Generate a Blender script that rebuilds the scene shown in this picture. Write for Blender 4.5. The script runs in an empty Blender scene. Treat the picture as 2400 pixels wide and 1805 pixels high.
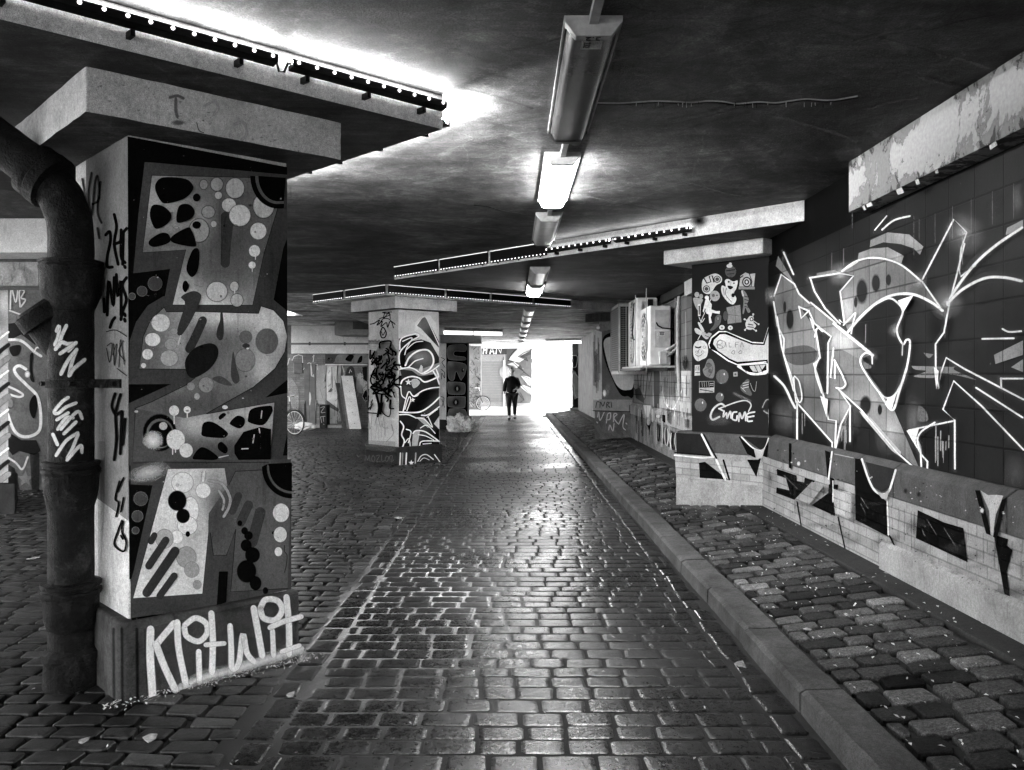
import bpy, bmesh, math, random
from mathutils import Vector, Matrix
from mathutils.geometry import tessellate_polygon
R = random.Random(7)
D = bpy.data
SC = bpy.context.scene
COL = SC.collection
PI = math.pi
# ---------------------------------------------------------------- measured camera
F, CX, V0, H = 2050.0, 1200.0, 881.0, 1.63
A48 = math.radians(48)
DA = Vector((math.sin(A48), math.cos(A48), 0))       # pillars stand diagonally to the road
DB = Vector((-math.cos(A48), math.sin(A48), 0))
ZC, ZS, ZCAP = 3.25, 3.056, 2.847                   # ceiling, drop panel soffit, capital underside
def lin(t):
    s = max(0.0, t) / 255.0
    return s / 12.92 if s <= 0.04045 else ((s + 0.055) / 1.055) ** 2.4
# ---------------------------------------------------------------- scene helpers
def tag(o, label=None, cat=None, group=None, kind=None):
    if label: o['label'] = label
    if cat: o['category'] = cat
    if group: o['group'] = group
    o['kind'] = kind or 'thing'
    return o
def thing(name, label, cat, loc=(0, 0, 0), group=None, rz=0):
    o = D.objects.new(name, None); COL.objects.link(o)
    o.location = loc; o.rotation_euler = (0, 0, rz); o.empty_display_size = 0.2
    return tag(o, label, cat, group)
def copy_thing(o, parent=None):
    c = o.copy(); COL.objects.link(c); c.parent = parent
    for ch in list(o.children): copy_thing(ch, c)
    return c
class MB:
    def __init__(s): s.v = []; s.f = []; s.c = None; s.m = []
    def add(s, vs, fs, mi=0):
        b = len(s.v); s.v += [tuple(x) for x in vs]
        s.f += [tuple(i + b for i in f) for f in fs]; s.m += [mi] * len(fs)
        return s
    def ob(s, o, ex, ey, ez, mi=0):
        o, ex, ey, ez = Vector(o), Vector(ex), Vector(ey), Vector(ez)
        vs = [o, o + ex, o + ex + ey, o + ey, o + ez, o + ex + ez, o + ex + ey + ez, o + ey + ez]
        return s.add(vs, [(0, 3, 2, 1), (4, 5, 6, 7), (0, 1, 5, 4), (1, 2, 6, 5), (2, 3, 7, 6), (3, 0, 4, 7)], mi)
    def box(s, a, b, mi=0):
        return s.ob(a, (b[0] - a[0], 0, 0), (0, b[1] - a[1], 0), (0, 0, b[2] - a[2]), mi)
    def prism(s, poly, z0, z1, mi=0):
        n = len(poly)
        vs = [(p[0], p[1], z0) for p in poly] + [(p[0], p[1], z1) for p in poly]
        return s.add(vs, [tuple(range(n - 1, -1, -1)), tuple(range(n, 2 * n))] + [(i, (i + 1) % n, n + (i + 1) % n, n + i) for i in range(n)], mi)
    def extr(s, prof, o, ea, eb, el, mi=0):
        o, ea, eb, el = Vector(o), Vector(ea), Vector(eb), Vector(el); n = len(prof)
        vs = [o + ea * p[0] + eb * p[1] for p in prof] + [o + ea * p[0] + eb * p[1] + el for p in prof]
        return s.add(vs, [tuple(range(n - 1, -1, -1)), tuple(range(n, 2 * n))] + [(i, (i + 1) % n, n + (i + 1) % n, n + i) for i in range(n)], mi)
    def tube(s, path, r, n=10, mi=0, cap=True):
        path = [Vector(p) for p in path]; k = len(path)
        rs = r if isinstance(r, (list, tuple)) else [r] * k
        vs = []; up = None
        for i, p in enumerate(path):
            t = (path[min(i + 1, k - 1)] - path[max(i - 1, 0)]).normalized()
            if up is None: up = Vector((0, 0, 1)) if abs(t.z) < .9 else Vector((1, 0, 0))
            a = t.cross(up); a.normalize(); b = a.cross(t); b.normalize(); up = b
            vs += [p + (a * math.cos(2 * PI * j / n) + b * math.sin(2 * PI * j / n)) * rs[i] for j in range(n)]
        fs = [(i * n + j, i * n + (j + 1) % n, (i + 1) * n + (j + 1) % n, (i + 1) * n + j) for i in range(k - 1) for j in range(n)]
        if cap: fs += [tuple(range(n - 1, -1, -1)), tuple((k - 1) * n + j for j in range(n))]
        return s.add(vs, fs, mi)
    def lathe(s, prof, o, n=28, mi=0):
        return s.tube([(o[0], o[1], o[2] + z + i * 1e-5) for i, (r, z) in enumerate(prof)], [r for r, z in prof], n, mi)
    def ring(s, c, ax, ay, R_, r_, n=24, m=6, mi=0):
        c, ax, ay = Vector(c), Vector(ax), Vector(ay); az = ax.cross(ay)
        vs = []
        for i in range(n):
            d = ax * math.cos(2 * PI * i / n) + ay * math.sin(2 * PI * i / n)
            vs += [c + d * (R_ + r_ * math.cos(2 * PI * j / m)) + az * (r_ * math.sin(2 * PI * j / m)) for j in range(m)]
        fs = [(i * m + j, ((i + 1) % n) * m + j, ((i + 1) % n) * m + (j + 1) % m, i * m + (j + 1) % m) for i in range(n) for j in range(m)]
        return s.add(vs, fs, mi)
    def build(s, name, mat, parent=None, smooth=False, bevel=0.0, seg=2, colors=None, uvs=None):
        me = D.meshes.new(name); me.from_pydata(s.v, [], s.f); me.update()
        mats = mat if isinstance(mat, (list, tuple)) else [mat]
        for m in mats: me.materials.append(m)
        if len(mats) > 1: me.polygons.foreach_set('material_index', s.m)
        if colors is not None:
            at = me.color_attributes.new('paint', 'FLOAT_COLOR', 'POINT')
            at.data.foreach_set('color', [x for c in colors for x in c])
        if uvs is not None:
            ul = me.uv_layers.new(name='UVMap')
            li = [0] * len(me.loops); me.loops.foreach_get('vertex_index', li)
            ul.data.foreach_set('uv', [x for i in li for x in uvs[i]])
        if colors is None:
            bm = bmesh.new(); bm.from_mesh(me); bmesh.ops.recalc_face_normals(bm, faces=bm.faces); bm.to_mesh(me); bm.free()
        if smooth:
            me.polygons.foreach_set('use_smooth', [True] * len(me.polygons))
        o = D.objects.new(name, me); COL.objects.link(o)
        if parent is not None:
            o.parent = parent
            o.matrix_parent_inverse = (Matrix.Translation(parent.location) @ Matrix.Rotation(parent.rotation_euler.z, 4, 'Z')).inverted() if parent.type == 'EMPTY' else Matrix()
        if bevel > 0:
            b = o.modifiers.new('bevel', 'BEVEL'); b.width = bevel; b.segments = seg; b.limit_method = 'ANGLE'; b.angle_limit = 0.6
            b.use_clamp_overlap = True
        if smooth:
            try:
                me.set_sharp_from_angle(angle=math.radians(40))
            except Exception: pass
        return o
# meshes are written in world coordinates and handed to a parent Empty whose offset is undone,
# or (local=True things) in the coordinates of an Empty at the origin
# ---------------------------------------------------------------- materials
MATS = {}
class NT:
    def __init__(s, name):
        s.m = D.materials.new(name); s.m.use_nodes = True; s.t = s.m.node_tree; s.n = s.t.nodes; s.l = s.t.links
        s.b = s.n['Principled BSDF']; s.o = s.n['Material Output']
    def new(s, k, **kw):
        n = s.n.new(k)
        for a, b in kw.items(): setattr(n, a, b)
        return n
    def link(s, a, b): s.l.new(a, b)
    def coord(s, kind='Object'):
        return s.new('ShaderNodeTexCoord').outputs[kind]
    def geo(s): return s.new('ShaderNodeNewGeometry').outputs['Position']
    def mapping(s, src, scale=(1, 1, 1), rot=(0, 0, 0)):
        m = s.new('ShaderNodeMapping'); m.inputs['Scale'].default_value = scale; m.inputs['Rotation'].default_value = rot
        s.link(src, m.inputs['Vector']); return m.outputs[0]
    def noise(s, src, scale, detail=6, rough=.6, dist=0):
        n = s.new('ShaderNodeTexNoise'); n.inputs['Scale'].default_value = scale; n.inputs['Detail'].default_value = detail
        n.inputs['Roughness'].default_value = rough; n.inputs['Distortion'].default_value = dist
        s.link(src, n.inputs['Vector']); return n.outputs[0]
    def voro(s, src, scale, feat='F1'):
        n = s.new('ShaderNodeTexVoronoi', feature=feat); n.inputs['Scale'].default_value = scale
        s.link(src, n.inputs['Vector']); return n.outputs['Distance']
    def rng(s, src, a, b, c, d, clamp=True):
        n = s.new('ShaderNodeMapRange'); n.clamp = clamp
        for i, x in enumerate((a, b, c, d)): n.inputs[i + 1].default_value = x
        s.link(src, n.inputs[0]); return n.outputs[0]
    def math(s, op, a, b=None):
        n = s.new('ShaderNodeMath', operation=op)
        for i, x in enumerate((a, b)):
            if x is None: continue
            if isinstance(x, (int, float)): n.inputs[i].default_value = x
            else: s.link(x, n.inputs[i])
        return n.outputs[0]
    def mix(s, f, a, b):
        n = s.new('ShaderNodeMix', data_type='FLOAT')
        for i, x in ((0, f), (2, a), (3, b)):
            if isinstance(x, (int, float)): n.inputs[i].default_value = x
            else: s.link(x, n.inputs[i])
        return n.outputs[0]
    def bump(s, h, strength, dist=.02):
        n = s.new('ShaderNodeBump'); n.inputs['Strength'].default_value = strength; n.inputs['Distance'].default_value = dist
        s.link(h, n.inputs['Height']); s.link(n.outputs[0], s.b.inputs['Normal'])
    def color(s, val, rough=.7, spec=.4):
        if isinstance(val, (int, float)): s.b.inputs['Base Color'].default_value = (val, val, val, 1)
        else: s.link(val, s.b.inputs['Base Color'])
        if isinstance(rough, (int, float)): s.b.inputs['Roughness'].default_value = rough
        else: s.link(rough, s.b.inputs['Roughness'])
        s.b.inputs['Specular IOR Level'].default_value = spec
        return s.m
def concrete(name, t, var=.5, bump=.5, scale=1.0, rough=.8, stain=.5, streak=0, spec=.08, vein=False):
    n = NT(name); p = n.geo(); base = lin(t)
    a = n.noise(p, 1.3 * scale, 8, .65, .4); b = n.noise(p, 9 * scale, 6, .7); g = n.noise(p, 120 * scale, 3, .6)
    f = n.rng(a, .35, .7, 1 - var, 1 + var * .45)
    f = n.math('MULTIPLY', f, n.rng(b, .3, .7, 1 - var * .45, 1 + var * .3))
    f = n.math('MULTIPLY', f, n.rng(g, .3, .7, .5, 1.5))
    gr = n.noise(p, 55, 4, .8); f = n.math('MULTIPLY', f, n.rng(gr, .34, .66, .76, 1.24))
    d = n.noise(p, 33 * scale, 6, .75, .6); f = n.math('MULTIPLY', f, n.rng(d, .6, .7, 1, .62))
    if vein:
        for sc, w_, am in ((.8, .012, .5), (2.3, .016, .3), (.37, .02, .4)):
            vn = n.noise(p, sc, 6, .55, 1.6); r = n.rng(n.math('ABSOLUTE', n.math('SUBTRACT', vn, .5)), 0, w_, am, 0)
            f = n.math('MULTIPLY', f, n.math('ADD', 1, r))
        cl = n.noise(p, .45, 7, .7, .9); f = n.math('MULTIPLY', f, n.rng(cl, .36, .64, .28, 1.85))
        sp = n.noise(p, 75, 2, .5); cm = n.noise(p, .7, 5, .6, .5); bl = n.noise(p, 3.3, 7, .75, .5); f = n.math('MULTIPLY', f, n.rng(bl, .36, .64, .5, 1.5))
        f = n.math('ADD', f, n.math('MULTIPLY', n.rng(sp, .62, .7, 0, 1.6), n.rng(cm, .52, .62, 0, 1)))
    if stain:
        q = n.mapping(p, (1, 1, .28)); st = n.noise(q, 3.1 * scale, 7, .7, 1.2)
        f = n.math('MULTIPLY', f, n.rng(st, .56, .68, 1, 1 - stain))
    if streak:
        q = n.mapping(p, (.25, 3.2, 1), (0, 0, .35)); st = n.noise(q, 2.2, 8, .72, .8)
        f = n.math('MULTIPLY', f, n.rng(st, .38, .66, 1 - streak, 1 + streak))
    n.bump(n.math('ADD', n.math('MULTIPLY', b, .6), n.math('MULTIPLY', g, .35)), bump, .012)
    return n.color(n.math('MULTIPLY', f, base), rough, spec)
def plain(name, t, rough=.5, spec=.3, metal=0, var=.25, scale=14, bump=.15):
    n = NT(name); p = n.geo(); a = n.noise(p, scale, 6, .65)
    b = n.noise(p, scale * .2, 5, .6)
    f = n.math('MULTIPLY', n.rng(a, .3, .7, 1 - var, 1 + var), n.rng(b, .35, .65, 1 - var, 1 + var * .6))
    if bump: n.bump(n.noise(p, scale * 6, 4, .6), bump, .006)
    m = n.color(n.math('MULTIPLY', f, lin(t)), rough, spec); n.b.inputs['Metallic'].default_value = metal
    return m
def emit(name, strength, t=255):
    n = NT(name); v = lin(t); n.color(.8, .5)
    n.b.inputs['Emission Color'].default_value = (v, v, v, 1); n.b.inputs['Emission Strength'].default_value = strength
    return n.m
def paintmat(name, kind='plain', rough=.5):
    n = NT(name); p = n.geo()
    at = n.new('ShaderNodeAttribute', attribute_name='paint', attribute_type='GEOMETRY')
    sep = n.new('ShaderNodeSeparateColor'); n.link(at.outputs['Color'], sep.inputs[0])
    tone, al = sep.outputs[0], at.outputs['Alpha']
    a = n.noise(p, 5, 7, .65, .3); g = n.noise(p, 160, 3, .6); c = n.noise(p, 42, 5, .7)
    f = n.math('MULTIPLY', n.rng(a, .32, .68, .8, 1.08), n.rng(g, .3, .7, .78, 1.18))
    gr = n.noise(p, 60, 4, .8); f = n.math('MULTIPLY', f, n.rng(gr, .34, .66, .8, 1.16))
    f = n.math('MULTIPLY', f, n.rng(c, .62, .7, 1, .6))
    q = n.mapping(p, (6, 6, .7)); dr = n.noise(q, 2.4, 6, .7, .3); f = n.math('MULTIPLY', f, n.rng(dr, .55, .7, 1, .68))
    chip = n.math('MULTIPLY', n.rng(n.noise(p, 11, 9, .78, .4), .665, .675, 0, 1), .8)
    h = n.math('ADD', n.math('MULTIPLY', g, .4), n.math('MULTIPLY', c, .5))
    val = n.math('MULTIPLY', f, n.mix(chip, tone, lin(96)))
    uv = n.new('ShaderNodeUVMap'); uv.uv_map = 'UVMap'
    if kind != 'plain':
        br = n.new('ShaderNodeTexBrick')
        n.link(uv.outputs[0], br.inputs['Vector'])
        br.inputs['Scale'].default_value = 1
        br.inputs['Color1'].default_value = (1, 1, 1, 1); br.inputs['Color2'].default_value = (.72, .72, .72, 1)
        br.inputs['Mortar'].default_value = (0, 0, 0, 1)
        if kind == 'tile':
            br.offset = 0; br.inputs['Brick Width'].default_value = .30; br.inputs['Row Height'].default_value = .205
            br.inputs['Mortar Size'].default_value = .007; br.inputs['Mortar Smooth'].default_value = .25
        else:
            br.inputs['Brick Width'].default_value = .22; br.inputs['Row Height'].default_value = .072
            br.inputs['Mortar Size'].default_value = .006; br.inputs['Mortar Smooth'].default_value = .35
        fac = br.outputs['Fac']
        bw = n.new('ShaderNodeRGBToBW'); n.link(br.outputs['Color'], bw.inputs[0])
        cell = n.rng(bw.outputs[0], .72, 1, .78, 1.08) if kind == 'brick' else n.rng(bw.outputs[0], .72, 1, .8, 1.12)
        val = n.math('MULTIPLY', val, n.mix(fac, cell, n.rng(tone, .02, .45, .2, .72) if kind == 'tile' else .62))
        h = n.math('ADD', n.math('MULTIPLY', h, .35), n.math('MULTIPLY', n.math('SUBTRACT', 1, fac), 1.4))
    n.bump(h, .45, .006)
    n.color(val, rough, .06 if kind == 'tile' else 0)
    tr = n.new('ShaderNodeBsdfTransparent'); mx = n.new('ShaderNodeMixShader')
    # spray paint thins out in grains, not in a smooth fade
    sp = n.noise(p, 420, 2, .5)
    soft = n.math('MULTIPLY', n.math('MULTIPLY', al, n.math('SUBTRACT', 1, al)), 2.4)
    a2 = n.math('ADD', al, n.math('MULTIPLY', soft, n.math('SUBTRACT', sp, .5)))
    cl = n.new('ShaderNodeClamp'); n.link(a2, cl.inputs[0])
    n.link(cl.outputs[0], mx.inputs[0]); n.link(tr.outputs[0], mx.inputs[1]); n.link(n.b.outputs[0], mx.inputs[2])
    n.link(mx.outputs[0], n.o.inputs['Surface'])
    return n.m
M_PAINT = paintmat('spray_paint'); M_TILE = paintmat('painted_tile', 'tile', .55); M_BRICK = paintmat('painted_brick', 'brick', .6)
# ---------------------------------------------------------------- pixel (photo, 2400 wide) to a point on a known surface
def ray(u, v): return (u - CX) / F, (V0 - v) / F
def vplane(O, d):
    O = Vector((O[0], O[1], 0)); d = Vector((d[0], d[1], 0)).normalized(); n = Vector((d.y, -d.x, 0))
    if n.dot(-O) < 0: n = -n
    k = O.dot(n)
    def pr(u, v):
        xr, zr = ray(u, v); Y = k / (xr * n.x + n.y)
        P = Vector((xr * Y, Y, H + zr * Y)); return P, n, ((P - O).dot(d), P.z)
    return pr
def hplane(Z):
    n = Vector((0, 0, 1 if Z < H else -1))
    def pr(u, v):
        xr, zr = ray(u, v); Y = (Z - H) / zr
        return Vector((xr * Y, Y, Z)), n, (xr * Y, Y)
    return pr
def vcyl(cx, cy, r):
    def pr(u, v):
        xr, zr = ray(u, v)
        a = xr * xr + 1; b = -2 * (xr * cx + cy); c = cx * cx + cy * cy - r * r
        q = max(0, b * b - 4 * a * c); Y = (-b - math.sqrt(q)) / (2 * a)
        P = Vector((xr * Y, Y, H + zr * Y)); n = Vector((P.x - cx, P.y - cy, 0)).normalized()
        return P, n, (n.x, P.z)
    return pr
def gp(u, v, z=0.0):
    return hplane(z)(u, v)[0]
def catmull(pts, n=6, closed=False):
    out = []; k = len(pts)
    if k < 3 and not closed: return list(pts)
    for i in range(k if closed else k - 1):
        if closed: p0, p1, p2, p3 = (pts[(i + j - 1) % k] for j in range(4))
        else: p0, p1, p2, p3 = pts[max(i - 1, 0)], pts[i], pts[i + 1], pts[min(i + 2, k - 1)]
        for j in range(n):
            t = j / n; a, b, c, d = -.5 * t ** 3 + t * t - .5 * t, 1.5 * t ** 3 - 2.5 * t * t + 1, -1.5 * t ** 3 + 2 * t * t + .5 * t, .5 * t ** 3 - .5 * t * t
            out.append((a * p0[0] + b * p1[0] + c * p2[0] + d * p3[0], a * p0[1] + b * p1[1] + c * p2[1] + d * p3[1]))
    if not closed: out.append(tuple(pts[-1]))
    return out
class Paint:
    """flat paint on a surface: shapes given in the pixels of one enlarged view (x0, y0, scale), laid on the real surface"""
    def __init__(s, proj, T=(0, 0, 1.0), off=.0015, step=.00022):
        s.proj = proj; s.T = T; s.off = off; s.step = step; s.v = []; s.f = []; s.c = []; s.uv = []; s.k = 0
    def use(s, T): s.T = T; return s
    def _put(s, x, y, tone, al, lift):
        P, n, uv = s.proj(s.T[0] + x / s.T[2], s.T[1] + y / s.T[2])
        s.v.append(tuple(P + n * lift)); s.uv.append(uv); t = lin(tone); s.c.append((t, t, t, al))
        return len(s.v) - 1
    def _lift(s): s.k += 1; return s.off + s.k * s.step
    def poly(s, pts, tone, smooth=False, al=1.0, tf=None, h=26, edge=0):
        if smooth: pts = catmull(pts, 5, True)
        L = s._lift()
        if edge: 
            s.k -= 1
            s.stroke(list(pts) + [pts[0], pts[1]], edge, tone, soft=.9, smooth=False, al=al)
        V3 = [Vector((p[0], p[1], 0)) for p in pts]
        tris = tessellate_polygon([V3])
        if tf is None:
            b = [s._put(p[0], p[1], tone, al, L) for p in pts]
            s.f += [tuple(b[i] for i in t) for t in tris]; return s
        q = [tuple((pts[i][0], pts[i][1]) for i in t) for t in tris]; out = []
        while q:
            a, b, c = q.pop()
            e = [math.dist(a, b), math.dist(b, c), math.dist(c, a)]; m = max(e)
            if m < h: out.append((a, b, c)); continue
            i = e.index(m); a, b, c = ((a, b, c), (b, c, a), (c, a, b))[i]
            mid = ((a[0] + b[0]) / 2, (a[1] + b[1]) / 2); q += [(a, mid, c), (mid, b, c)]
        ids = {}
        for t in out:
            f = []
            for p in t:
                k = (round(p[0], 2), round(p[1], 2))
                if k not in ids: ids[k] = s._put(p[0], p[1], tf(*p), al, L)
                f.append(ids[k])
            s.f.append(tuple(f))
        return s
    def disc(s, x, y, rx, ry=None, tone=200, soft=.06, al=1.0, n=26, rot=0):
        ry = ry or rx; L = s._lift(); c0 = s._put(x, y, tone, al, L); rings = []
        ca, sa = math.cos(rot), math.sin(rot)
        for k, (q, a) in enumerate(((max(.02, 1 - soft * 1.0), al), (1 - soft * .5, al * .6), (1 + soft * .2, 0))):
            rr = []
            for i in range(n):
                px, py = math.cos(2 * PI * i / n) * rx * q, math.sin(2 * PI * i / n) * ry * q
                rr.append(s._put(x + px * ca - py * sa, y + px * sa + py * ca, tone, a, L))
            rings.append(rr)
        s.f += [(c0, rings[0][i], rings[0][(i + 1) % n]) for i in range(n)]
        for a, b in ((0, 1), (1, 2)):
            s.f += [(rings[a][i], rings[b][i], rings[b][(i + 1) % n], rings[a][(i + 1) % n]) for i in range(n)]
        return s
    def stroke(s, pts, w, tone, soft=.25, smooth=True, al=1.0, taper=0):
        if smooth: pts = catmull(pts, 7)
        d = []
        for i in range(len(pts)):                          # drop doubles
            if not d or math.dist(d[-1], pts[i]) > .3: d.append(pts[i])
        pts = d; k = len(pts)
        if k < 2: return s
        L = s._lift()
        lens = [0]
        for i in range(1, k): lens.append(lens[-1] + math.dist(pts[i - 1], pts[i]))
        tot = lens[-1]; hw = w / 2
        # round ends
        def at(dist):
            dist = min(max(dist, 0), tot)
            for i in range(1, k):
                if lens[i] >= dist:
                    q = (dist - lens[i - 1]) / max(1e-6, lens[i] - lens[i - 1])
                    return (pts[i - 1][0] + q * (pts[i][0] - pts[i - 1][0]), pts[i - 1][1] + q * (pts[i][1] - pts[i - 1][1]))
            return pts[-1]
        def dirn(i):
            a, b = pts[max(i - 1, 0)], pts[min(i + 1, k - 1)]; m = math.dist(a, b) or 1
            return (b[0] - a[0]) / m, (b[1] - a[1]) / m
        st = []
        dx, dy = dirn(0)
        for q in (.98, .8, .45): st.append((pts[0][0] - dx * hw * q, pts[0][1] - dy * hw * q, dx, dy, hw * math.sqrt(1 - q * q)))
        for i in range(k):
            dx, dy = dirn(i); ww = hw
            if taper: ww = hw * (1 - taper * lens[i] / max(tot, 1e-6))
            st.append((pts[i][0], pts[i][1], dx, dy, ww))
        dx, dy = dirn(k - 1); we = st[-1][4]
        for q in (.45, .8, .98): st.append((pts[-1][0] + dx * we * q, pts[-1][1] + dy * we * q, dx, dy, we * math.sqrt(1 - q * q)))
        rows = []
        for x, y, dx, dy, ww in st:
            nx, ny = -dy, dx; r = []
            for q, a in ((-1, 0), (-(1 - soft), al), ((1 - soft), al), (1, 0)):
                r.append(s._put(x + nx * ww * q, y + ny * ww * q, tone, a, L))
            rows.append(r)
        for i in range(len(rows) - 1):
            for j in range(3): s.f.append((rows[i][j], rows[i][j + 1], rows[i + 1][j + 1], rows[i + 1][j]))
        return s
    def caps(s, a, b, w, tone, soft=.1): return s.stroke([a, b], w, tone, soft, False)
    def line(s, *pts, w=6, t=235, soft=.3, al=1, smooth=False): return s.stroke(list(pts), w, t, soft, smooth, al)
    def drips(s, x0, x1, y0, y1, n, w, tone, al=.6, rnd=R):
        for i in range(n):
            x = rnd.uniform(x0, x1); y = rnd.uniform(y0, (y0 + y1) / 2); s.stroke([(x, y), (x + rnd.uniform(-1, 1), rnd.uniform((y0 + y1) / 2, y1))], w * rnd.uniform(.5, 1.2), tone, .5, False, al)
        return s
    def build(s, name, mat, parent):
        m = MB(); m.v = s.v; m.f = s.f; m.m = [0] * len(s.f)
        return m.build(name, mat, parent, colors=s.c, uvs=s.uv)
def blobs(base, *bl):
    def f(x, y):
        t = base
        for cx, cy, rx, ry, tone in bl:
            w = math.exp(-(((x - cx) / rx) ** 2 + ((y - cy) / ry) ** 2)); t += (tone - t) * w
        return t
    return f

from mathutils import noise as mnoise
def roughen(o, amp, scale=9.0, cuts=0, seed=0.0):
    """worn, uneven surface: every vertex moved a few millimetres by a fixed noise"""
    me = o.data
    if cuts:
        bm = bmesh.new(); bm.from_mesh(me); bmesh.ops.subdivide_edges(bm, edges=[e for e in bm.edges if e.calc_length() > .12], cuts=cuts, use_grid_fill=True); bm.to_mesh(me); bm.free()
    for v in me.vertices:
        c = v.co * scale + Vector((seed, 0, 0)); v.co += mnoise.noise_vector(c) * amp + mnoise.noise_vector(c * 3.7) * (amp * .5)
    return o
# ---------------------------------------------------------------- camera, light
cam = D.cameras.new('camera'); co = D.objects.new('camera', cam); COL.objects.link(co)
cam.sensor_width = 36; cam.lens = 36 * F / 2400; cam.shift_y = -(902.5 - V0) / 2400; cam.clip_end = 2000; cam.clip_start = .05
co.location = (0, 0, H); co.rotation_euler = (PI / 2, 0, 0); SC.camera = co
SUN_EL, SUN_AZ = math.radians(40), math.radians(155)       # azimuth from +Y towards +X
w = D.worlds.new('World'); SC.world = w; w.use_nodes = True
nt = w.node_tree; sky = nt.nodes.new('ShaderNodeTexSky'); sky.sky_type = 'NISHITA'; sky.sun_disc = False
sky.sun_elevation = SUN_EL; sky.sun_rotation = SUN_AZ
bw = nt.nodes.new('ShaderNodeRGBToBW'); nt.links.new(sky.outputs[0], bw.inputs[0])
nt.links.new(bw.outputs[0], nt.nodes['Background'].inputs['Color']); nt.nodes['Background'].inputs['Strength'].default_value = .15
sl = D.lights.new('sun', 'SUN'); sl.energy = 5; sl.angle = math.radians(.5); so = D.objects.new('sun', sl); COL.objects.link(so)
sd = Vector((math.sin(SUN_AZ) * math.cos(SUN_EL), math.cos(SUN_AZ) * math.cos(SUN_EL), math.sin(SUN_EL)))
so.rotation_euler = sd.to_track_quat('Z', 'Y').to_euler(); so.location = (20, 30, 30)
SC.view_settings.view_transform = 'Standard'; SC.view_settings.look = 'None'; SC.view_settings.gamma = 1
SC.view_settings.exposure = 3.95
cy = SC.cycles if hasattr(SC, 'cycles') else None
SC.render.engine = 'CYCLES'; cy = SC.cycles
cy.max_bounces = 7; cy.diffuse_bounces = 4; cy.glossy_bounces = 3; cy.transparent_max_bounces = 24
cy.caustics_reflective = False; cy.caustics_refractive = False; cy.sample_clamp_indirect = 6
cy.use_denoising = True
# ---------------------------------------------------------------- stone paving
def stonemat(name, rough0, rough1, t, spec=.1, bs=.8):
    n = NT(name); p = n.geo()
    at = n.new('ShaderNodeAttribute', attribute_name='paint', attribute_type='GEOMETRY')
    sep = n.new('ShaderNodeSeparateColor'); n.link(at.outputs['Color'], sep.inputs[0])
    a = n.noise(p, 3, 6, .65); g = n.noise(p, 190, 3, .7); c = n.noise(p, 34, 6, .7); big = n.noise(p, .55, 5, .6)
    f = n.math('MULTIPLY', n.rng(a, .32, .68, .6, 1.35), n.rng(g, .3, .7, .4, 1.7))
    f = n.math('MULTIPLY', f, n.rng(c, .32, .68, .55, 1.45))
    gr = n.noise(p, 75, 4, .8); f = n.math('MULTIPLY', f, n.rng(gr, .34, .66, .45, 1.6))
    f = n.math('MULTIPLY', f, n.rng(big, .35, .65, .6, 1.3))
    n.bump(n.math('ADD', n.math('MULTIPLY', c, .7), n.math('MULTIPLY', g, .5)), bs, .007)
    r = n.math('ADD', n.rng(n.math('ADD', n.math('MULTIPLY', c, .5), n.math('MULTIPLY', g, .5)), .36, .62, rough0, rough1), n.rng(big, .38, .62, -.06, .12))
    return n.color(n.math('MULTIPLY', n.math('MULTIPLY', f, sep.outputs[0]), lin(t) / lin(100)), r, spec)
M_STONE = stonemat('road_stone', .17, .42, 13, .3, .2)
M_STONE2 = stonemat('side_stone', .25, .55, 34, .26, .35)
M_STONE3 = stonemat('pavement_stone', .5, .85, 54, .03)
def bedmat():
    n = NT('joint_sand'); p = n.geo(); a = n.noise(p, .5, 5, .6, .4); g = n.noise(p, 140, 4, .7)
    x = n.new('ShaderNodeSeparateXYZ'); n.link(p, x.inputs[0])
    # pale sand swept into one stretch of the joints, dark wet dirt elsewhere
    fx = n.math('MULTIPLY', n.rng(x.outputs[0], -1.35, -1.0, 0, 1), n.rng(x.outputs[0], -.5, .25, 1, 0))
    fy = n.math('MULTIPLY', n.rng(x.outputs[1], 3.9, 5.2, .05, 1), n.rng(x.outputs[1], 7.0, 9.5, 1, 0))
    m = n.math('MULTIPLY', n.math('MULTIPLY', fx, fy), n.rng(a, .38, .56, 0, 1))
    v = n.mix(m, lin(6), lin(165)); v = n.math('MULTIPLY', v, n.rng(g, .3, .7, .5, 1.4))
    n.bump(g, .7, .01); return n.color(v, .8, .3)
M_BED = bedmat()
def zroad(x): return 0.0
ZW = .26
def zpave(x): return .11 + (min(max(x, 1.6), 2.7) - 1.6) * (ZW - .11) / 1.0
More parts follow.
